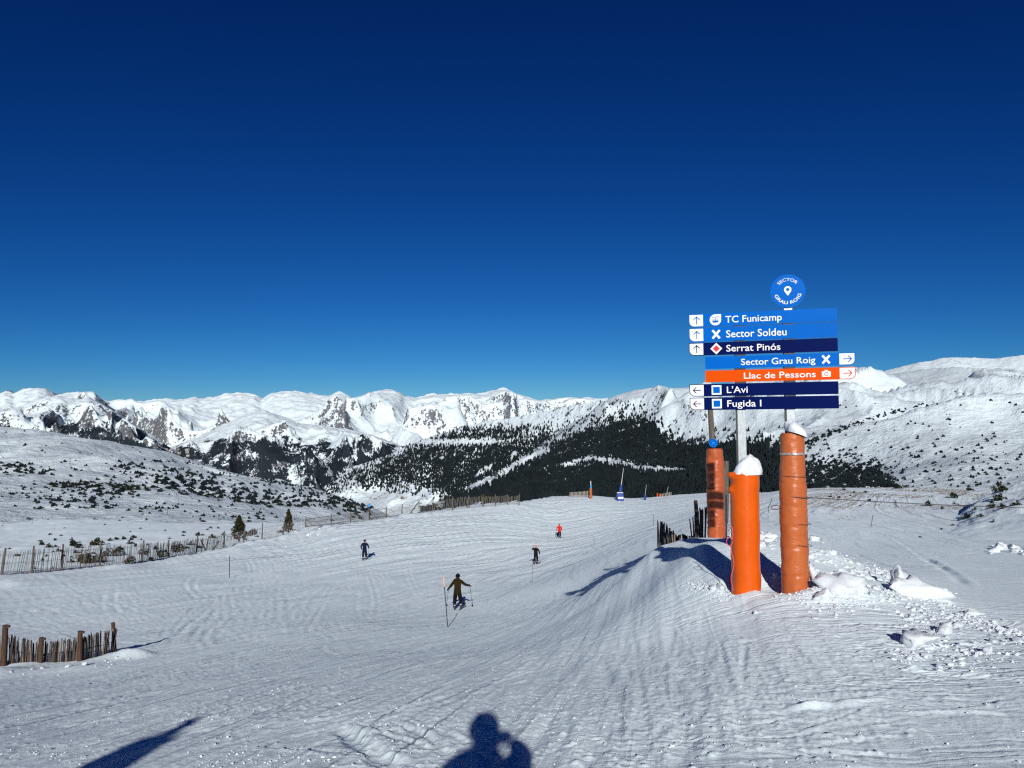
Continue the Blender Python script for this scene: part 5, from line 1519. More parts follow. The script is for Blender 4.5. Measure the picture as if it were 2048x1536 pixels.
hF = np.where(rightside, rF.uniform(1.5, 3.6, len(QF)) * (.5 + .5 * QF[:, 1] / 1200), hF)
tr_m = (~rightside)
scatter('pine_forest', QF[tr_m], hF[tr_m], 'tree', M_far_needle, 'dark pine forest covering the lower part of the right mountainside', 'forest', 22, 1.25)
QS, hS, sx, sy = QF[rightside], hF[rightside], fx[rightside], fy[rightside]
spx = hS / QS[:, 1] * FPX; od = np.argsort(-spx)
for k in od[:40]:
    o = link('dwarf_pine', SHR[int(k) % len(SHR)], None, Vector(QS[k]) - Vector((0, 0, .15)), (0, 0, U(0, 6.28)))
    s = hS[k] * 1.3; o.scale = (s * 1.2, s, s)
    tag(o, 'small dark pine standing alone on the open right mountainside', 'shrub', 'lone pines on the open right mountainside')
scatter('mountainside_shrubs', QS[od[40:]], hS[od[40:]] * .95, 'bush', M_far_needle, 'dark low pines sprinkled over the open right mountainside', 'shrubs', 23, 1.3)
def d_spur(px, py, Q_):
    f = f_spur(px, py, None, None)
    return np.clip(f * (1 - .85 * sstep(.3, .6, fbm(px / 8, py / 6, 431, 3))) + .06 * sstep(930, 960, py) * sstep(.1, .5, fbm(px / 12, py / 6, 433, 2)), 0, 1)
QP, _, _ = pick('wooded_spur', 24000, (600, 1240), (800, 1000), d_spur, 15)
scatter('spur_forest', QP, np.random.default_rng(16).uniform(9, 17, len(QP)), 'tree', M_far_needle, 'dark wood on the spur across the valley', 'forest', 24, 1.3)
# random small shrubs on the shoulder
QH, hx_, hy_ = pick('snowy_shoulder', 900, (-20, 760), (1040, 1120), lambda px, py, q: .10 * sstep(-.1, .4, fbm(px / 40, py / 10, 441, 2)) + .012, 17, 0, 2.0)
for k in range(min(60, len(QH))):
    o = link('dwarf_pine', SHR[k % len(SHR)], None, Vector(QH[k]) - Vector((0, 0, .05)), (0, 0, U(0, 6.28))); s = U(.3, .75); o.scale = (s * 1.2, s, s * .8)
    tag(o, 'tiny dark shrub poking out of the snowy shoulder behind the long fence', 'shrub', 'tiny shrubs on the snowy shoulder')
# dry tufts on the rough bank
r_ = np.random.default_rng(18); Vt, Ft = [], []
for _ in range(5200):
    px, py = r_.uniform(1590, 2048), 978 + 70 * r_.random() ** 1.2
    Y = 68 + (1048 - py) / 70 * 30
    X0, Y0 = float(rays(px, py)[0] * Y), Y + r_.uniform(-6, 6)
    if fbm(np.array([X0 / 6]), np.array([Y0 / 9]), 71, 3)[0] < -.05 + .5 * (py > 1030): continue
    z0 = float(H(X0, Y0)); s = len(Vt); h = r_.uniform(.04, .11); 
    for q in range(3):
        a = r_.uniform(0, 6.28); Vt += [(X0 + .05 * math.cos(a), Y0 + .05 * math.sin(a), z0 - .02), (X0 - .05 * math.cos(a), Y0 - .05 * math.sin(a), z0 - .02), (X0 + .12 * math.cos(a + 1.3), Y0, z0 + h)]; Ft.append((s + 3 * q, s + 3 * q + 1, s + 3 * q + 2))
M_tuft = plain('dry_grass', (0.20, 0.16, 0.12), .9, .4, 3)
tag(link('dry_grass', mesh_np('dry_grass', np.array(Vt), np.array(Ft), [M_tuft], smooth=False)), 'dry grass tufts poking through thin snow on the bank', 'grass', kind='stuff')

# ------------------------------------------------------------------ snow blocks and crumbs
def block_mesh(seed, cuts=9, sub=3, rough=.15):
    r = np.random.default_rng(seed)
    bm = bmesh.new(); bmesh.ops.create_icosphere(bm, subdivisions=sub, radius=1.0)
    V = np.array([v.co[:] for v in bm.verts])
    for _ in range(cuts):
        n = r.normal(size=3); n /= np.linalg.norm(n); d = r.uniform(.45, .8); q = V @ n; m = q > d
        V[m] -= np.outer((q[m] - d) * .92, n)
    n_ = fbm(V[:, 0] * 2.2 + seed, V[:, 1] * 2.2 + V[:, 2] * 2.7, seed, 4); V *= (1 + rough * 2 * n_)[:, None]
    for v, c in zip(bm.verts, V): v.co = c
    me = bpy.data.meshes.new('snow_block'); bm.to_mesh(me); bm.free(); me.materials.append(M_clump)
    me.polygons.foreach_set('use_smooth', np.ones(len(me.polygons), dtype=bool)); return me
BLK = [block_mesh(500 + i, 8 + i % 5) for i in range(8)]
def block(px, py, w, h, lab, grp='snow blocks left by the piste machine', i=None, rot=0.0, dep=.8, tiltx=0.0):
    """w, h in picture pixels, (px, py) its foot"""
    p = ground_pt(px, py); k = p.y / FPX
    o = link('snow_block', BLK[rng.integers(0, 8) if i is None else i], None, None)
    o.location = p + Vector((0, w * k * .5 * dep * .5, h * k * .20))
    o.scale = (w * k * .62, w * k * .62 * dep, h * k * .72)
    o.rotation_euler = (tiltx, rot, U(-.6, .6) if w < 20 else U(-.2, .2))
    return tag(o, lab, 'snow block', grp)
for q in ((1690,1186,84,40,'largest smooth rounded snow block right of the tallest padded post',0,.08,.8),(1650,1203,36,26,'wedge of snow leaning on the front left of the largest block',3,-.5,.7),
        (1808,1172,50,42,'pointed snow block behind the long jagged slab at right',1,.2,.8),(1846,1196,98,44,'long jagged snow slab lying at the right of the debris',2,.12,.5),
        (1838,1292,74,36,'flat snow slab lying alone in front of the debris at right',4,-.12,.6),(1893,1267,24,26,'upright cubic snow block behind the flat slab at right',5,0,.9),
        (1918,1252,20,11,'low snow lump right of the upright cubic block',6,0,.9),(1950,1231,34,13,'low snow lump at the edge of the lower path at right',7,0,.7),
        (1978,1308,17,19,'small upright snow cube near the right edge',3,0,.9),(1988,1285,18,9,'flat snow lump just above the small upright cube',4,0,.9),
        (1826,1222,11,9,'small snow ball between the slab and the flat block',5,0,1),(1822,1240,14,11,'snow ball just below the smallest one at right',6,0,1),(1512,1227,8,7,'single snow ball in front of the two padded posts',7,0,1),
        (1555,1158,18,14,'snow lump in the shadow between the two padded posts',1,0,.9),(1443,1180,18,16,'rounded snow lump left of the bright orange padding',2,0,.9),(1428,1178,14,10,'smaller lump beside the rounded one left of the orange padding',5,0,.9)):
    block(q[0], q[1], q[2], q[3], q[4], i=q[5], rot=q[6], dep=q[7])
# wedge frozen to the right padding
p = Vector(P(1628, 1168, 10.86)); o = link('snow_wedge', BLK[6]); o.location = p + Vector((0, .02, .14)); o.scale = (.062, .09, .20); o.rotation_euler = (0, -.30, 0)
tag(o, 'tall white wedge of snow frozen against the foot of the tallest padding', 'snow')
def row(n, pts, s0, s1, jx, jy, lab, grp):
    xs = [p_[0] for p_ in pts]; ys = [p_[1] for p_ in pts]
    for _ in range(n):
        t = rng.random() * (len(pts) - 1); s1_ = s0 + (s1 - s0) * rng.random() ** 1.8; px = np.interp(t, range(len(pts)), xs) + rng.normal(0, jx); py = np.interp(t, range(len(pts)), ys) + rng.normal(0, jy)
        w = s1_ * 1.15; block(px, py, w, w * U(.35, .75), lab, grp, dep=U(.5, 1.1), tiltx=U(-.3, .3))
row(20, [(1458,1050),(1475,1068),(1500,1078),(1530,1084),(1556,1088)], 8, 24, 6, 9, 'white snow lump heaped behind the two padded posts', 'snow lumps heaped behind the posts')
row(26, [(1620,1098),(1650,1118),(1690,1132),(1740,1145),(1790,1160)], 6, 22, 12, 9, 'white snow lump in the debris right of the tallest padding', 'snow lumps in the debris right of the sign')
row(14, [(1700,1150),(1740,1160),(1780,1185)], 8, 24, 26, 8, 'white snow lump in the debris right of the tallest padding', 'snow lumps in the debris right of the sign')
row(16, [(1850,1200),(1920,1235),(2000,1262),(2048,1280)], 5, 14, 14, 8, 'small snow lump along the edge of the lower path', 'small snow lumps along the path edge')
row(22, [(1985,1098),(2020,1098),(2060,1108)], 8, 24, 10, 6, 'snow lump piled at the foot of the dark bank', 'snow lumps at the foot of the dark bank')
row(9, [(1380,1168),(1410,1172),(1440,1184)], 4, 10, 12, 5, 'small snow lump left of the bright orange padding', 'small snow lumps left of the padding')
row(16, [(250,1318),(150,1338),(20,1345)], 3, 9, 16, 4, 'small snow lump at the foot of the short paling fence', 'snow lumps at the short fence')
row(12, [(550,1095),(620,1070),(660,1062)], 2, 5, 14, 4, 'tiny snow lump thrown up beside the long fence', 'snow lumps beside the long fence')
# crumbs: countless
def crumbs(n, seed):
    r = np.random.default_rng(seed)
    bm = bmesh.new(); bmesh.ops.create_icosphere(bm, subdivisions=1, radius=1.0)
    bv = np.array([v.co[:] for v in bm.verts]); bf = np.array([[v.index for v in f.verts] for f in bm.faces]); bm.free()
    px = r.uniform(-20, 2070, n * 3); py = 1215 + (1545 - 1215) * r.random(n * 3) ** .55
    x, y, ok = ground_xy(px, py, 60)
    d = (.12 + .9 * sstep(.0, .5, fbm(x / .9, y / .7, 451, 3))) * (.35 + .65 * sstep(1250, 700, px)) + .8 * np.exp(-((px - 1850) / 160) ** 2 - ((py - 1270) / 50) ** 2) + .6 * np.exp(-((px - 1500) / 160) ** 2 - ((py - 1215) / 25) ** 2)
    k = ok & (r.random(n * 3) < d * .6); x, y = x[k][:n], y[k][:n]
    z = H(x, y); s = np.minimum((.0018 + .008 * r.random(len(x)) ** 5), .010)
    A_ = s[:, None, None] * (bv[None] * (1 + .45 * r.normal(size=(len(x), len(bv), 1)))) * np.array([1.2, 1.2, .8]) + np.stack([x, y, z + s * .3], 1)[:, None, :]
    Fq = (bf[None] + (np.arange(len(x)) * len(bv))[:, None, None]).reshape(-1, 3)
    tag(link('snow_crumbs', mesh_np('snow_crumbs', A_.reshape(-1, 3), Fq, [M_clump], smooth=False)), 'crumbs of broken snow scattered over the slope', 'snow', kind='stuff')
crumbs(8000, 19)
def rubble(n, seed):
    r = np.random.default_rng(seed)
    bm = bmesh.new(); bmesh.ops.create_icosphere(bm, subdivisions=1, radius=1.0)
    bv = np.array([v.co[:] for v in bm.verts]); bf = np.array([[v.index for v in f.verts] for f in bm.faces]); bm.free()
    L = [((1455,1050),(1550,1090),9,.03), ((1620,1098),(1800,1165),11,.045), ((1640,1205),(1900,1200),9,.035), ((1790,1185),(1900,1260),16,.03), ((1800,1300),(1990,1305),16,.028), ((1870,1215),(2050,1275),8,.03), ((1380,1172),(1460,1190),6,.02), ((1250,1318),(20,1345),0,.0), ((1560,1190),(1700,1215),9,.022)]
    px, py, sz = [], [], []
    for k in range(n):
        a, b_, j, s_ = L[r.integers(0, len(L))]
        if s_ == 0: continue
        t = r.random(); px.append(a[0] + (b_[0] - a[0]) * t + r.normal(0, j * 1.6)); py.append(a[1] + (b_[1] - a[1]) * t + r.normal(0, j)); sz.append(s_ * (.2 + .8 * r.random() ** 2.5))
    x, y, ok = ground_xy(np.array(px), np.array(py), 60); s = np.array(sz)[ok]; x, y = x[ok], y[ok]
    z = H(x, y)
    A_ = s[:, None, None] * (bv[None] * (1 + .35 * r.normal(size=(len(x), len(bv), 1)))) * np.array([1.2, 1.2, .75]) + np.stack([x, y, z + s * .2], 1)[:, None, :]
    Fq = (bf[None] + (np.arange(len(x)) * len(bv))[:, None, None]).reshape(-1, 3)
    tag(link('snow_rubble', mesh_np('snow_rubble', A_.reshape(-1, 3), Fq, [M_clump], smooth=False)), 'loose rubble of broken snow round the sign and along the path edge', 'snow', kind='stuff')
rubble(2600, 29)

# ------------------------------------------------------------------ far furniture at the crest
M_bluep = plain('blue_padding', (0.010, 0.045, 0.24), .45, .3, 2)
M_bluel = plain('light_blue_plastic', (0.05, 0.30, 0.62), .5, .2, 2)
def far_base(px, py, Y):
    p = P(px, py, Y); return Vector((p[0], p[1], float(H(p[0], p[1]))))
def K(px, Y): return px / FPX * Y
# snow gun 1
b = far_base(1240, 1003, 141); u = K(1, 141)
sg = empty('snow_gun', b); tag(sg, 'blue snow gun with padded base and tall pale lance at the crest', 'snow gun')
bm = bmesh.new(); bm_box(bm, 14 * u, 10 * u, 16 * u, (0, 0, 8 * u), bev=1.5 * u); obj_bm('padded_base', bm, M_bluep, sg)
bm = bmesh.new(); bm_box(bm, 10 * u, .04, 3.5 * u, (u, -5.0 * u - .02, 7 * u), Matrix.Rotation(.0, 4, 'Y')); obj_bm('stripe', bm, M_white, sg)
bm = bmesh.new(); bm_box(bm, 12 * u, 9 * u, 1.4 * u, (0, 0, 16.9 * u), bev=.5 * u); obj_bm('snow_top', bm, M_clump, sg)
bm = bmesh.new(); bm_tube(bm, [(u, 0, 17 * u), (3 * u, 0, 33 * u)], [3.0 * u, 2.2 * u], 10); bm_tube(bm, [(-1 * u, 0, 22 * u), (5 * u, 0, 24 * u)], [1.6 * u, 1.4 * u], 8); obj_bm('turret', bm, M_bluep, sg)
bm = bmesh.new(); bm_tube(bm, [(3 * u, 0, 33 * u), (5 * u, 0, 46 * u), (8 * u, 0, 66 * u)], [1.0 * u, .7 * u, .4 * u], 7); obj_bm('lance', bm, M_steel, sg)
b = far_base(1290, 1001, 149); u = K(1, 149); sg = empty('snow_gun', b); tag(sg, 'smaller blue snow gun with thin lance right of the first', 'snow gun')
bm = bmesh.new(); bm_tube(bm, [(0, 0, -.3), (.3 * u, 0, 10 * u)], [2.6 * u, 2.2 * u], 8); obj_bm('padded_base', bm, M_bluep, sg)
bm = bmesh.new(); bm_tube(bm, [(.3 * u, 0, 10 * u), (3.5 * u, 0, 30 * u)], [.8 * u, .45 * u], 6); obj_bm('lance', bm, M_steel, sg)
b = far_base(1333, 992, 158); u = K(1, 158); bm = bmesh.new(); bm_tube(bm, [(0, 0, -.2), (2 * u, 0, 12 * u), (4 * u, 0, 20 * u)], [.8 * u, .6 * u, .4 * u], 6)
tag(obj_bm('snow_lance', bm, M_steel, None, loc=b), 'thin pale lance standing beyond the smaller snow gun', 'lance')
# orange padded post with blue top
b = far_base(1182, 991, 136.5); u = K(1, 136.5); mp = empty('padded_post', b); tag(mp, 'small orange padded post with light blue top at the crest', 'padded post')
bm = bmesh.new(); bm_tube(bm, [(0, 0, -.3), (-.3 * u, 0, 12 * u), (-.6 * u, 0, 20 * u)], [2.7 * u, 2.6 * u, 2.8 * u], 12); obj_bm('padding', bm, M_van_b, mp)
bm = bmesh.new(); bm_tube(bm, [(0, 0, 20 * u), (0, 0, 27 * u)], [1.6 * u, 1.4 * u], 8); obj_bm('cap', bm, M_bluel, mp)
bm = bmesh.new(); bm_tube(bm, [(0, 0, 27 * u), (-.3 * u, 0, 35 * u)], [.7 * u, .6 * u], 6); obj_bm('pole', bm, M_white, mp)
for (px, py, h) in ((1315, 992, 7), (1320, 994, 6)):
    b = far_base(px, py, 160); u = K(1, 160); bm = bmesh.new(); bm_tube(bm, [(0, 0, -.2), (0, 0, h * u)], [1.4 * u, 1.2 * u], 8)
    tag(obj_bm('orange_marker', bm, M_van_a, None, loc=b), 'tiny orange marker post ' + ('left' if px == 1315 else 'right') + ' of the two far right at the crest', 'marker', 'tiny orange markers')
# low fences at the crest
for (x0, x1, y0, y1, hh, Y, lab) in ((1140, 1180, 991, 990, 12, 139, 'short pale slat fence beside the far orange post'), (1322, 1342, 993, 990, 6, 161, 'tiny pale fence beside the orange markers'), (1480, 1520, 988, 986, 4, 108, 'tiny fence remnant on the skyline between the posts')):
    ff = empty('crest_fence', far_base(x0, y0, Y)); tag(ff, lab, 'fence'); bpy.context.view_layer.update(); u = K(1, Y)
    n = int((x1 - x0) / 2.4)
    for k in range(n):
        t = k / max(1, n - 1); b = far_base(x0 + (x1 - x0) * t, y0 + (y1 - y0) * t, Y)
        bm = bmesh.new(); bm_box(bm, 1.3 * u, .05, hh * u * (.5 + .5 * t) * U(.9, 1.1) + .3, (0, 0, hh * u * .4)); under(obj_bm('slat', bm, M_slatfar, None, loc=b), ff)
# blue marker on the long fence
b = on_slope(738, 1041, 94.5); u = K(1, 94.5); mk = empty('piste_marker', b); tag(mk, 'tall thin marker with light blue top standing at the long fence', 'marker post')
bm = bmesh.new(); bm_tube(bm, [(0, 0, -.2), (0, 0, 28 * u)], [.9 * u, .8 * u], 7); obj_bm('pole', bm, M_wood, mk)
bm = bmesh.new(); bm_tube(bm, [(0, 0, 28 * u), (0, 0, 33 * u)], [2.6 * u, 2.6 * u], 12); obj_bm('sign_head', bm, M_bluel, mk)

# ski lift pylons on the left hillside
def pylon(px, py, h):
    loc, ob = hit(px, py)
    if loc is None: return
    u = K(1, loc.y); r0 = empty('lift_pylon', loc, .5); tag(r0, LBL.pop(0), 'lift pylon', 'drag lift pylons on the left hillside')
    bm = bmesh.new(); bm_tube(bm, [(0, 0, -.5), (0, 0, h * u)], [.55 * u, .4 * u], 6); obj_bm('mast', bm, M_dark, r0)
    bm = bmesh.new(); bm_box(bm, 5.5 * u, .5 * u, .7 * u, (1 * u, 0, h * u + .3 * u)); obj_bm('crossarm', bm, M_dark, r0)
LBL = ['lift pylon highest on the left hillside', 'lift pylon at the far left below the shrub band', 'lift pylon beside a shrub in the lower middle of the hillside', 'lift pylon near the bottom centre of the hillside', 'lift pylon closest to the ragged pine']
for q in ((140, 932, 14), (38, 1001, 10), (196, 1022, 14), (335, 1030, 10), (437, 1041, 11)): pylon(*q)

# chalets in the two valley villages
M_wall = plain('chalet_wall', (0.15, 0.13, 0.11), .8, .3, .2)
M_wallp = plain('pale_chalet_wall', (0.30, 0.28, 0.25), .8, .3, .2)
M_roofs = plain('snowy_roof', (0.62, 0.64, 0.67), .8, .15, .2)
def chalet(px, py, lab, grp, big=1.0):
    loc, ob = hit(px, py)
    if loc is None or loc.y < 2400: return
    w, d, h = U(14, 24) * big, U(10, 15) * big, U(6, 10) * big
    r0 = empty('chalet', loc, U(-.6, .6)); tag(r0, lab, 'house', grp)
    bm = bmesh.new(); bm_box(bm, w, d, h + 4, (0, 0, h / 2 - 2)); obj_bm('wall', bm, M_wall if U() < .6 else M_wallp, r0)
    bm = bmesh.new(); o_ = 1.2; q = [bm.verts.new(v) for v in ((-w/2-o_, -d/2-o_, h), (w/2+o_, -d/2-o_, h), (w/2+o_, d/2+o_, h), (-w/2-o_, d/2+o_, h), (-w/2-o_, 0, h + d * .35), (w/2+o_, 0, h + d * .35))]
    for f in ((0, 1, 5, 4), (2, 3, 4, 5), (0, 4, 3), (1, 2, 5), (0, 3, 2, 1)): bm.faces.new([q[i] for i in f])
    obj_bm('roof', bm, M_roofs, r0)
for _ in range(16): chalet(U(322, 378), U(898, 915), 'brown chalet of the far village under the left mountains', 'chalets of the far village')
for _ in range(16): chalet(U(748, 812), U(984, 999), 'small chalet of the village on the white valley floor', 'chalets of the valley village', .65)

# ------------------------------------------------------------------ people
def skinned(pts, edges, name, sub=2, root=0):
    me = bpy.data.meshes.new(name); me.from_pydata([p[:3] for p in pts], edges, []); me.update()
    o = bpy.data.objects.new(name, me); COL.objects.link(o)
    md = o.modifiers.new('s', 'SKIN'); md.use_smooth_shade = True
    for i, p in enumerate(pts):
        sv = me.skin_vertices[0].data[i]; sv.radius = (p[3], p[3] * (p[4] if len(p) > 4 else 1)); sv.use_root = (i == root)
    if sub: o.modifiers.new('u', 'SUBSURF').levels = sub
    bpy.context.view_layer.update()
    m2 = bpy.data.meshes.new_from_object(o.evaluated_get(bpy.context.evaluated_depsgraph_get()))
    bpy.data.objects.remove(o); bpy.data.meshes.remove(me)
    m2.polygons.foreach_set('use_smooth', np.ones(len(m2.polygons), dtype=bool))
    return m2
M_skin = plain('skin', (0.45, 0.26, 0.18), .55, .1)
M_black = plain('black_cloth', (0.006, 0.006, 0.008), .9, .3, 9, spec=.1)
M_bootm = plain('ski_boot', (0.03, 0.03, 0.035), .35, .2, 9)
M_bootw = plain('pale_boot_panel', (0.45, 0.45, 0.46), .4, .1)
def cloth(name, c): return plain(name, c, .9, .22, 7, .003, spec=.1)
def person(foot, rz, label, jacket, trousers, hat, k=1.0, lean=.0, arms=None, legs=None, helmet=True, skis=((0, 0), (0, 0)), ski_mat=None, head_turn=0.0, name='person', gloves=None, hood=False):
    """built facing +Y; foot = ground point between the feet"""
    root = empty(name, foot, rz); tag(root, label, 'person')
    L = legs or [((.12, .06, .52), (.14, -.03, .12)), ((.12, .06, .52), (.14, -.03, .12))]
    A_ = arms or [((-.32, .10, 1.20), (-.36, .34, 1.08)), ((.32, .10, 1.20), (.36, .34, 1.08))]
    ly = lean
    pts = [(0, -.02, .93, .172, .8), (0, ly * .4, 1.12, .175, .82), (0, ly * .9, 1.36, .195, .74), (0, ly * 1.15 + .01, 1.50, .070), (0, ly * 1.3 + .03, 1.60, .088, 1.1), (0, ly * 1.3 + .02, 1.69, .082, 1.1)]
    ed = [(0, 1), (1, 2), (2, 3), (3, 4), (4, 5)]; kind = {}
    for s, (el, ha) in zip((-1, 1), A_):
        i = len(pts); pts += [(s * .185, ly * .95, 1.43, .095), (el[0], el[1] + ly, el[2], .076), (ha[0], ha[1] + ly, ha[2], .054)]
        ed += [(2, i), (i, i + 1), (i + 1, i + 2)]
    for s, (kn, an) in zip((-1, 1), L):
        i = len(pts); pts += [(s * .095, -.01, .84, .128), (s * kn[0] if kn[0] > 0 and False else s * kn[0], kn[1], kn[2], .105), (s * an[0], an[1], an[2] + .10, .088)]
        ed += [(0, i), (i, i + 1), (i + 1, i + 2)]
    me = skinned(pts, ed, 'body')
    me.materials.clear()
    for m_ in (jacket, trousers, M_skin): me.materials.append(m_)
    n = len(me.polygons); c = np.zeros(n * 3); me.polygons.foreach_get('center', c); c = c.reshape(-1, 3)
    arm = np.abs(c[:, 0]) > .25
    mi = np.where((c[:, 2] < .84) & ~arm, 1, 0); mi = np.where((c[:, 2] > 1.53) & (np.abs(c[:, 0]) < .14), 2, mi)
    me.polygons.foreach_set('material_index', mi.astype(np.int32))
    b = link('body', me, root)
    hc = Vector((0, ly * 1.3 + .03, 1.655))
    # nose, eyes behind goggles
    bm = bmesh.new(); bmesh.ops.create_cone(bm, cap_ends=True, segments=8, radius1=.018, radius2=.006, depth=.04, matrix=Matrix.Translation(hc + Vector((0, .105, -.035))) @ Matrix.Rotation(-math.pi / 2.4, 4, 'X')); obj_bm('nose', bm, M_skin, root, smooth=True)
    bm = bmesh.new(); bm_tube(bm, [hc + Vector((.095 * math.sin(a), .102 * math.cos(a), .005)) for a in np.linspace(-1.0, 1.0, 9)], .026, 8); obj_bm('goggles', bm, M_dark, root, smooth=True)
    bm = bmesh.new(); bm_tube(bm, [hc + Vector((.03 * math.sin(a), .104, -.075)) for a in np.linspace(-1.0, 1.0, 5)], .006, 6); obj_bm('mouth', bm, M_orange_s, root, smooth=True)
    # helmet or hat shell: an open dome
    bm = bmesh.new(); bmesh.ops.create_uvsphere(bm, u_segments=20, v_segments=12, radius=.128)
    dl = [v for v in bm.verts if v.co.z < -.035 and v.co.y > -.02 or v.co.z < -.085]; bmesh.ops.delete(bm, geom=dl, context='VERTS')
    bmesh.ops.transform(bm, matrix=Matrix.Translation(hc + Vector((0, -.005, .035))) @ Matrix.Diagonal((.95, 1.08, 1.02, 1)), verts=bm.verts[:])
    h_ = obj_bm('helmet' if helmet else 'hat', bm, hat, root, smooth=True); h_.rotation_euler = (0, 0, 0)
    if hood:
        bm = bmesh.new(); bmesh.ops.create_uvsphere(bm, u_segments=14, v_segments=8, radius=.13, matrix=Matrix.Translation(hc + Vector((0, -.10, -.14))) @ Matrix.Diagonal((1.15, .7, .8, 1))); obj_bm('hood', bm, jacket, root, smooth=True)
        bm = bmesh.new(); bm_tube(bm, [hc + Vector((-.08, -.06, -.10)), hc + Vector((-.17, -.08, -.13)), hc + Vector((-.21, -.09, -.17))], [.03, .024, .012], 7); obj_bm('scarf_end', bm, M_black, root, smooth=True)
    # jacket hem
    bm = bmesh.new(); pts_ = [(.165 * math.cos(a), -.02 + .135 * math.sin(a), .83 + .0 * a) for a in np.linspace(0, 2 * math.pi, 21)]
    rg = []
    for (zz, q) in ((.80, 1.16), (.90, 1.10), (1.02, .98)): rg.append([bm.verts.new((x * q, (y_ + .02) * q - .02 + (zz - .9) * lean * .8, zz)) for x, y_, _ in pts_[:-1]])
    for a_, b_ in zip(rg[:-1], rg[1:]):
        for i in range(20): bm.faces.new((a_[i], a_[(i + 1) % 20], b_[(i + 1) % 20], b_[i]))
    obj_bm('jacket_hem', bm, jacket, root, smooth=True)
    gl = gloves or M_black
    for s, (el, ha) in zip((-1, 1), A_):
        e = Vector((el[0], el[1] + ly, el[2])); h = Vector((ha[0], ha[1] + ly, ha[2])); d = (h - e).normalized(); side = d.cross(Vector((0, 0, 1))).normalized(); nn = side.cross(d).normalized()
        P_ = [tuple(h) + (.040,), tuple(h + d * .05) + (.042,)]; E_ = [(0, 1)]
        for q in range(4):
            l = (.030, .036, .034, .026)[q]; o_ = side * (q - 1.5) * .022; i = len(P_)
            P_ += [tuple(h + d * .085 + o_) + (.0125,), tuple(h + d * (.085 + l) + o_ - nn * .012) + (.011,), tuple(h + d * (.085 + l * .9) + o_ - nn * .038) + (.010,)]; E_ += [(1, i), (i, i + 1), (i + 1, i + 2)]
        i = len(P_); P_ += [tuple(h + d * .03 - side * s * .045 - nn * .01) + (.014,), tuple(h + d * .06 - side * s * .050 - nn * .035) + (.012,)]; E_ += [(0, i), (i, i + 1)]
        g = skinned(P_, E_, 'glove', 1); g.materials.clear(); g.materials.append(gl); link('glove', g, root)
    for s, (kn, an), (yaw, fy_) in zip((-1, 1), L, skis):
        a = Vector((s * an[0], an[1], an[2])); 
        M_ = Matrix.Translation((a.x, a.y, 0)) @ Matrix.Rotation(yaw, 4, 'Z')
        zb = an[2] - .12 + .035
        bm = bmesh.new(); bm_tube(bm, [(0, -.02, zb + .27), (0, -.01, zb + .12), (0, .0, zb + .05)], [.075, .062, .06], 10); bm_box(bm, .10, .29, .085, (0, .045, zb + .045), bev=.02); bm_box(bm, .07, .1, .05, (0, .10, zb + .09), bev=.015)
        bt = obj_bm('boot', bm, M_bootm, root, smooth=False); bt.matrix_local = M_
        bm = bmesh.new(); bm_box(bm, .078, .02, .05, (0, -.085, zb + .20)); bt2 = obj_bm('cuff', bm, M_bootw, bt)
        if ski_mat:
            bm = bmesh.new(); n_ = 14; rg = []
            for i in range(n_):
                t = i / (n_ - 1); y_ = -.72 + 1.62 * t; w_ = .036 + .016 * abs(2 * t - 1) ** 1.6; w_ *= 1 if t < .95 else .55; z_ = zb - .02 + (max(0, t - .88) / .12) ** 2 * .11 + (max(0, .05 - t) / .05) * .02
                rg.append([bm.verts.new((-w_, y_, z_)), bm.verts.new((w_, y_, z_)), bm.verts.new((w_, y_, z_ + .014)), bm.verts.new((-w_, y_, z_ + .014))])
            for a_, b_ in zip(rg[:-1], rg[1:]):
                for i in range(4): bm.faces.new((a_[i], a_[(i + 1) % 4], b_[(i + 1) % 4], b_[i]))
            bm.faces.new(rg[0]); bm.faces.new(rg[-1]); bmesh.ops.recalc_face_normals(bm, faces=bm.faces[:])
            sk = obj_bm('ski', bm, ski_mat, root); sk.matrix_local = M_
    root.scale = (k, k, k)
    return root
def ski_pole(hand, tip, lab):
    h, t = Vector(hand), Vector(tip); d = t - h
    r0 = empty('ski_pole', h); tag(r0, lab, 'ski pole', 'ski poles held by the skiers')
    bm = bmesh.new(); bm_tube(bm, [tuple(-d.normalized() * .06), tuple(d)], [.010, .007], 6); obj_bm('shaft', bm, M_steel if False else M_dark, r0)
    bm = bmesh.new(); bm_tube(bm, [tuple(-d.normalized() * .10), tuple(d.normalized() * .06)], [.018, .016], 8); obj_bm('grip', bm, M_black, r0)
    bm = bmesh.new(); q = d * .95; bm_tube(bm, [tuple(q), tuple(q + d.normalized() * .012)], [.045, .040], 10); obj_bm('basket', bm, M_black, r0)
def skier_place(px, py, Y=None):
    p = ground_pt(px, py); return p
def W(root, v):
    bpy.context.view_layer.update(); return root.matrix_world @ Vector(v)
# nearest skier, olive jacket
f = skier_place(915, 1219)
kk = (f.y / FPX * 66) / 1.74
arms = [((-.34, .0, 1.20), (-.50, .12, 1.02)), ((.38, .02, 1.26), (.60, .14, 1.18))]
s1 = person(f, -.05, 'skier in olive green jacket and black trousers seen from behind, poles spread', cloth('olive_jacket', (0.020, 0.015, 0.004)), M_black, M_black, kk, .10, arms,
    [((.15, .10, .50), (.15, -.02, .12)), ((.15, .10, .50), (.19, .02, .16))], helmet=False, skis=((.18, 0), (-.12, 0)), ski_mat=M_bootm, hood=True)
hl = W(s1, (-.50, .26, 1.0)); hr = W(s1, (.62, .26, 1.17))
ski_pole(hl, ground_pt(893, 1212) + Vector((0, 0, .0)), 'left ski pole of the skier in the olive jacket')
ski_pole(hr, ground_pt(945, 1213), 'right ski pole of the skier in the olive jacket')
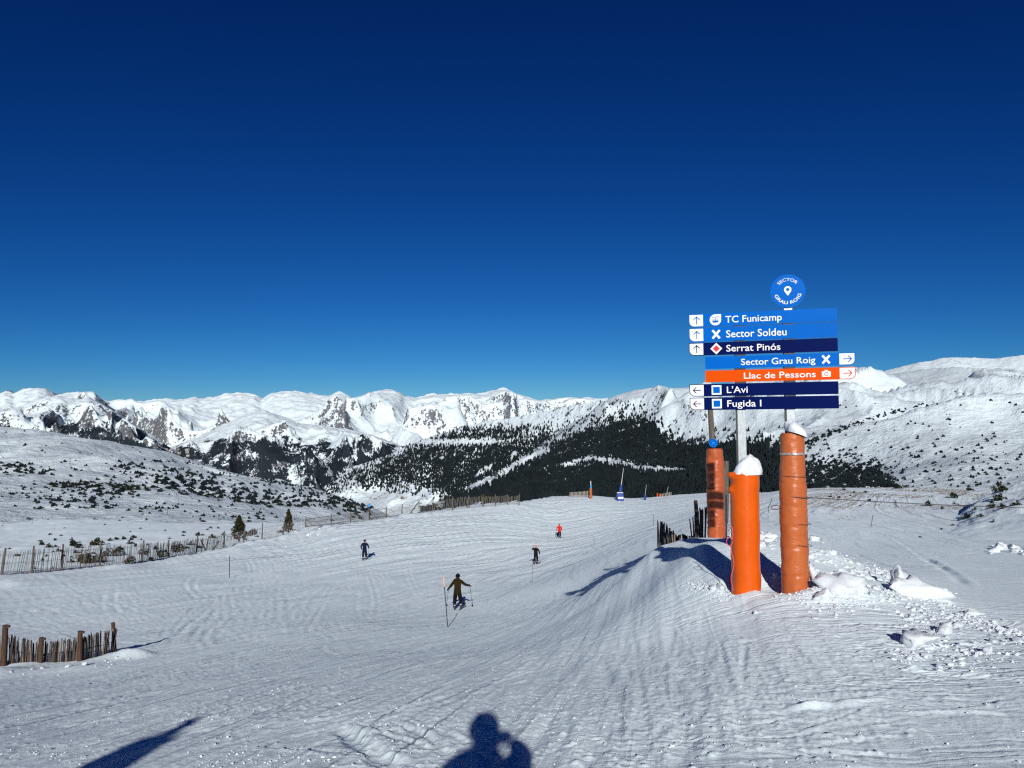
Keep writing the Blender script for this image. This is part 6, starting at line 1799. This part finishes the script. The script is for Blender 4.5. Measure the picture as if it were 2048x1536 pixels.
# left skier, navy
f = skier_place(729, 1120); kk = (f.y / FPX * 38.5) / 1.74
s2 = person(f, .05, 'skier in navy jacket and trousers seen from behind on the left', cloth('navy_jacket', (0.006, 0.010, 0.035)), cloth('navy_trousers', (0.005, 0.008, 0.026)), cloth('brown_hat', (0.06, 0.03, 0.025)), kk, .06,
    [((-.33, .02, 1.18), (-.32, .22, 1.02)), ((.33, .02, 1.20), (.33, .22, 1.06))], helmet=True, skis=((.25, 0), (-.1, 0)), ski_mat=M_bootw)
ski_pole(W(s2, (-.32, .34, 1.02)), W(s2, (-.48, .5, .0)), 'left pole of the skier in navy'); ski_pole(W(s2, (.33, .34, 1.05)), W(s2, (.42, -.2, .05)), 'right pole of the skier in navy')
# black jacket, pink orange helmet
f = skier_place(1072, 1128); kk = (f.y / FPX * 35.5) / 1.74
s3 = person(f, -.1, 'skier in black clothes with salmon pink helmet seen from behind', cloth('black_jacket', (0.006, 0.006, 0.008)), M_black, plain('salmon_helmet', (0.70, 0.20, 0.13), .4, .1), kk, .06,
    [((-.40, .08, 1.38), (-.26, .24, 1.48)), ((.32, .0, 1.18), (.34, .16, 1.02))], helmet=True, skis=((.2, 0), (-.3, 0)), ski_mat=plain('pink_ski', (0.45, 0.12, 0.12), .4, .1))
ski_pole(W(s3, (.34, .28, 1.0)), W(s3, (.40, -.1, .06)), 'pole of the skier with the salmon helmet')
# red jacket
f = skier_place(1119, 1076); kk = (f.y / FPX * 26.5) / 1.74
s4 = person(f, .1, 'skier in bright red jacket and black trousers, farthest up the slope', cloth('red_jacket', (0.62, 0.012, 0.012)), M_black, plain('red_helmet', (0.50, 0.03, 0.03), .4, .1), kk, .06,
    [((-.36, .0, 1.20), (-.28, .2, 1.08)), ((.34, .02, 1.18), (.30, .2, 1.04))], helmet=True, skis=((.3, 0), (-.2, 0)), ski_mat=M_bootm)
ski_pole(W(s4, (-.28, .32, 1.06)), W(s4, (-.45, -.3, .08)), 'left pole of the skier in red'); ski_pole(W(s4, (.30, .32, 1.02)), W(s4, (.50, -.1, .05)), 'right pole of the skier in red')

# the photographer, standing behind the phone; only the shadow falls into the picture
gz = float(Zexact(np.array([-.13]), np.array([-.5]))[0])
kq = (1.93 - gz) / 1.80
def loc_(x, y, z): return ((x + .13) / kq, (y + .47) / kq, (z - gz) / kq)
eR = loc_(.165, -.20, 1.53); hR = loc_(.075, -.10, 1.585); eL = loc_(-.44, -.26, 1.33); hL = loc_(-.085, -.10, 1.57)
ph = person(Vector((-.13, -.47, gz)), 0, 'person in padded jacket and hat photographing the slope with a phone', cloth('dark_padded_jacket', (0.02, 0.025, 0.04)), M_black, cloth('knitted_hat', (0.05, 0.05, 0.06)), kq, .02,
    [(eL, hL), (eR, hR)], helmet=False, ski_mat=M_bootm, hood=True)
bm = bmesh.new(); bm_box(bm, .155, .008, .075, (-.0, -.020, 1.60), bev=.003)
tag(obj_bm('phone', bm, M_dark), 'smartphone held sideways in front of the photographer', 'phone')
# padded post behind the camera on the left, seen as the long shadow at lower left
G_ = ground_pt(392, 1437); s_ = (G_.y + 3.0) / L_DIR.y; tp = G_ - L_DIR * s_
bz = float(Zexact(np.array([tp.x]), np.array([tp.y]))[0])
pp = empty('padded_post', (tp.x, tp.y, bz)); tag(pp, 'orange padded post behind the viewer casting the long shadow at lower left', 'padded post')
hgt = tp.z - bz
bm = bmesh.new(); bm_tube(bm, [(0, 0, -.3), (0, 0, hgt)], [.07, .06], 12); obj_bm('pole', bm, M_wood, pp)
bm = bmesh.new(); bm_tube(bm, [(0, 0, -.2), (.01, 0, .6), (0, 0, 1.2), (-.01, 0, 1.9), (0, 0, hgt - .42), (0, 0, hgt - .22), (0, 0, hgt - .17)], [.25, .26, .25, .26, .25, .20, .10], 20); obj_bm('padding', bm, M_van_b, pp, smooth=True)

print('TRIS', sum(len(d.polygons) * (2 if len(d.polygons) and d.polygons[0].loop_total == 4 else 1) for d in bpy.data.meshes if d.users))
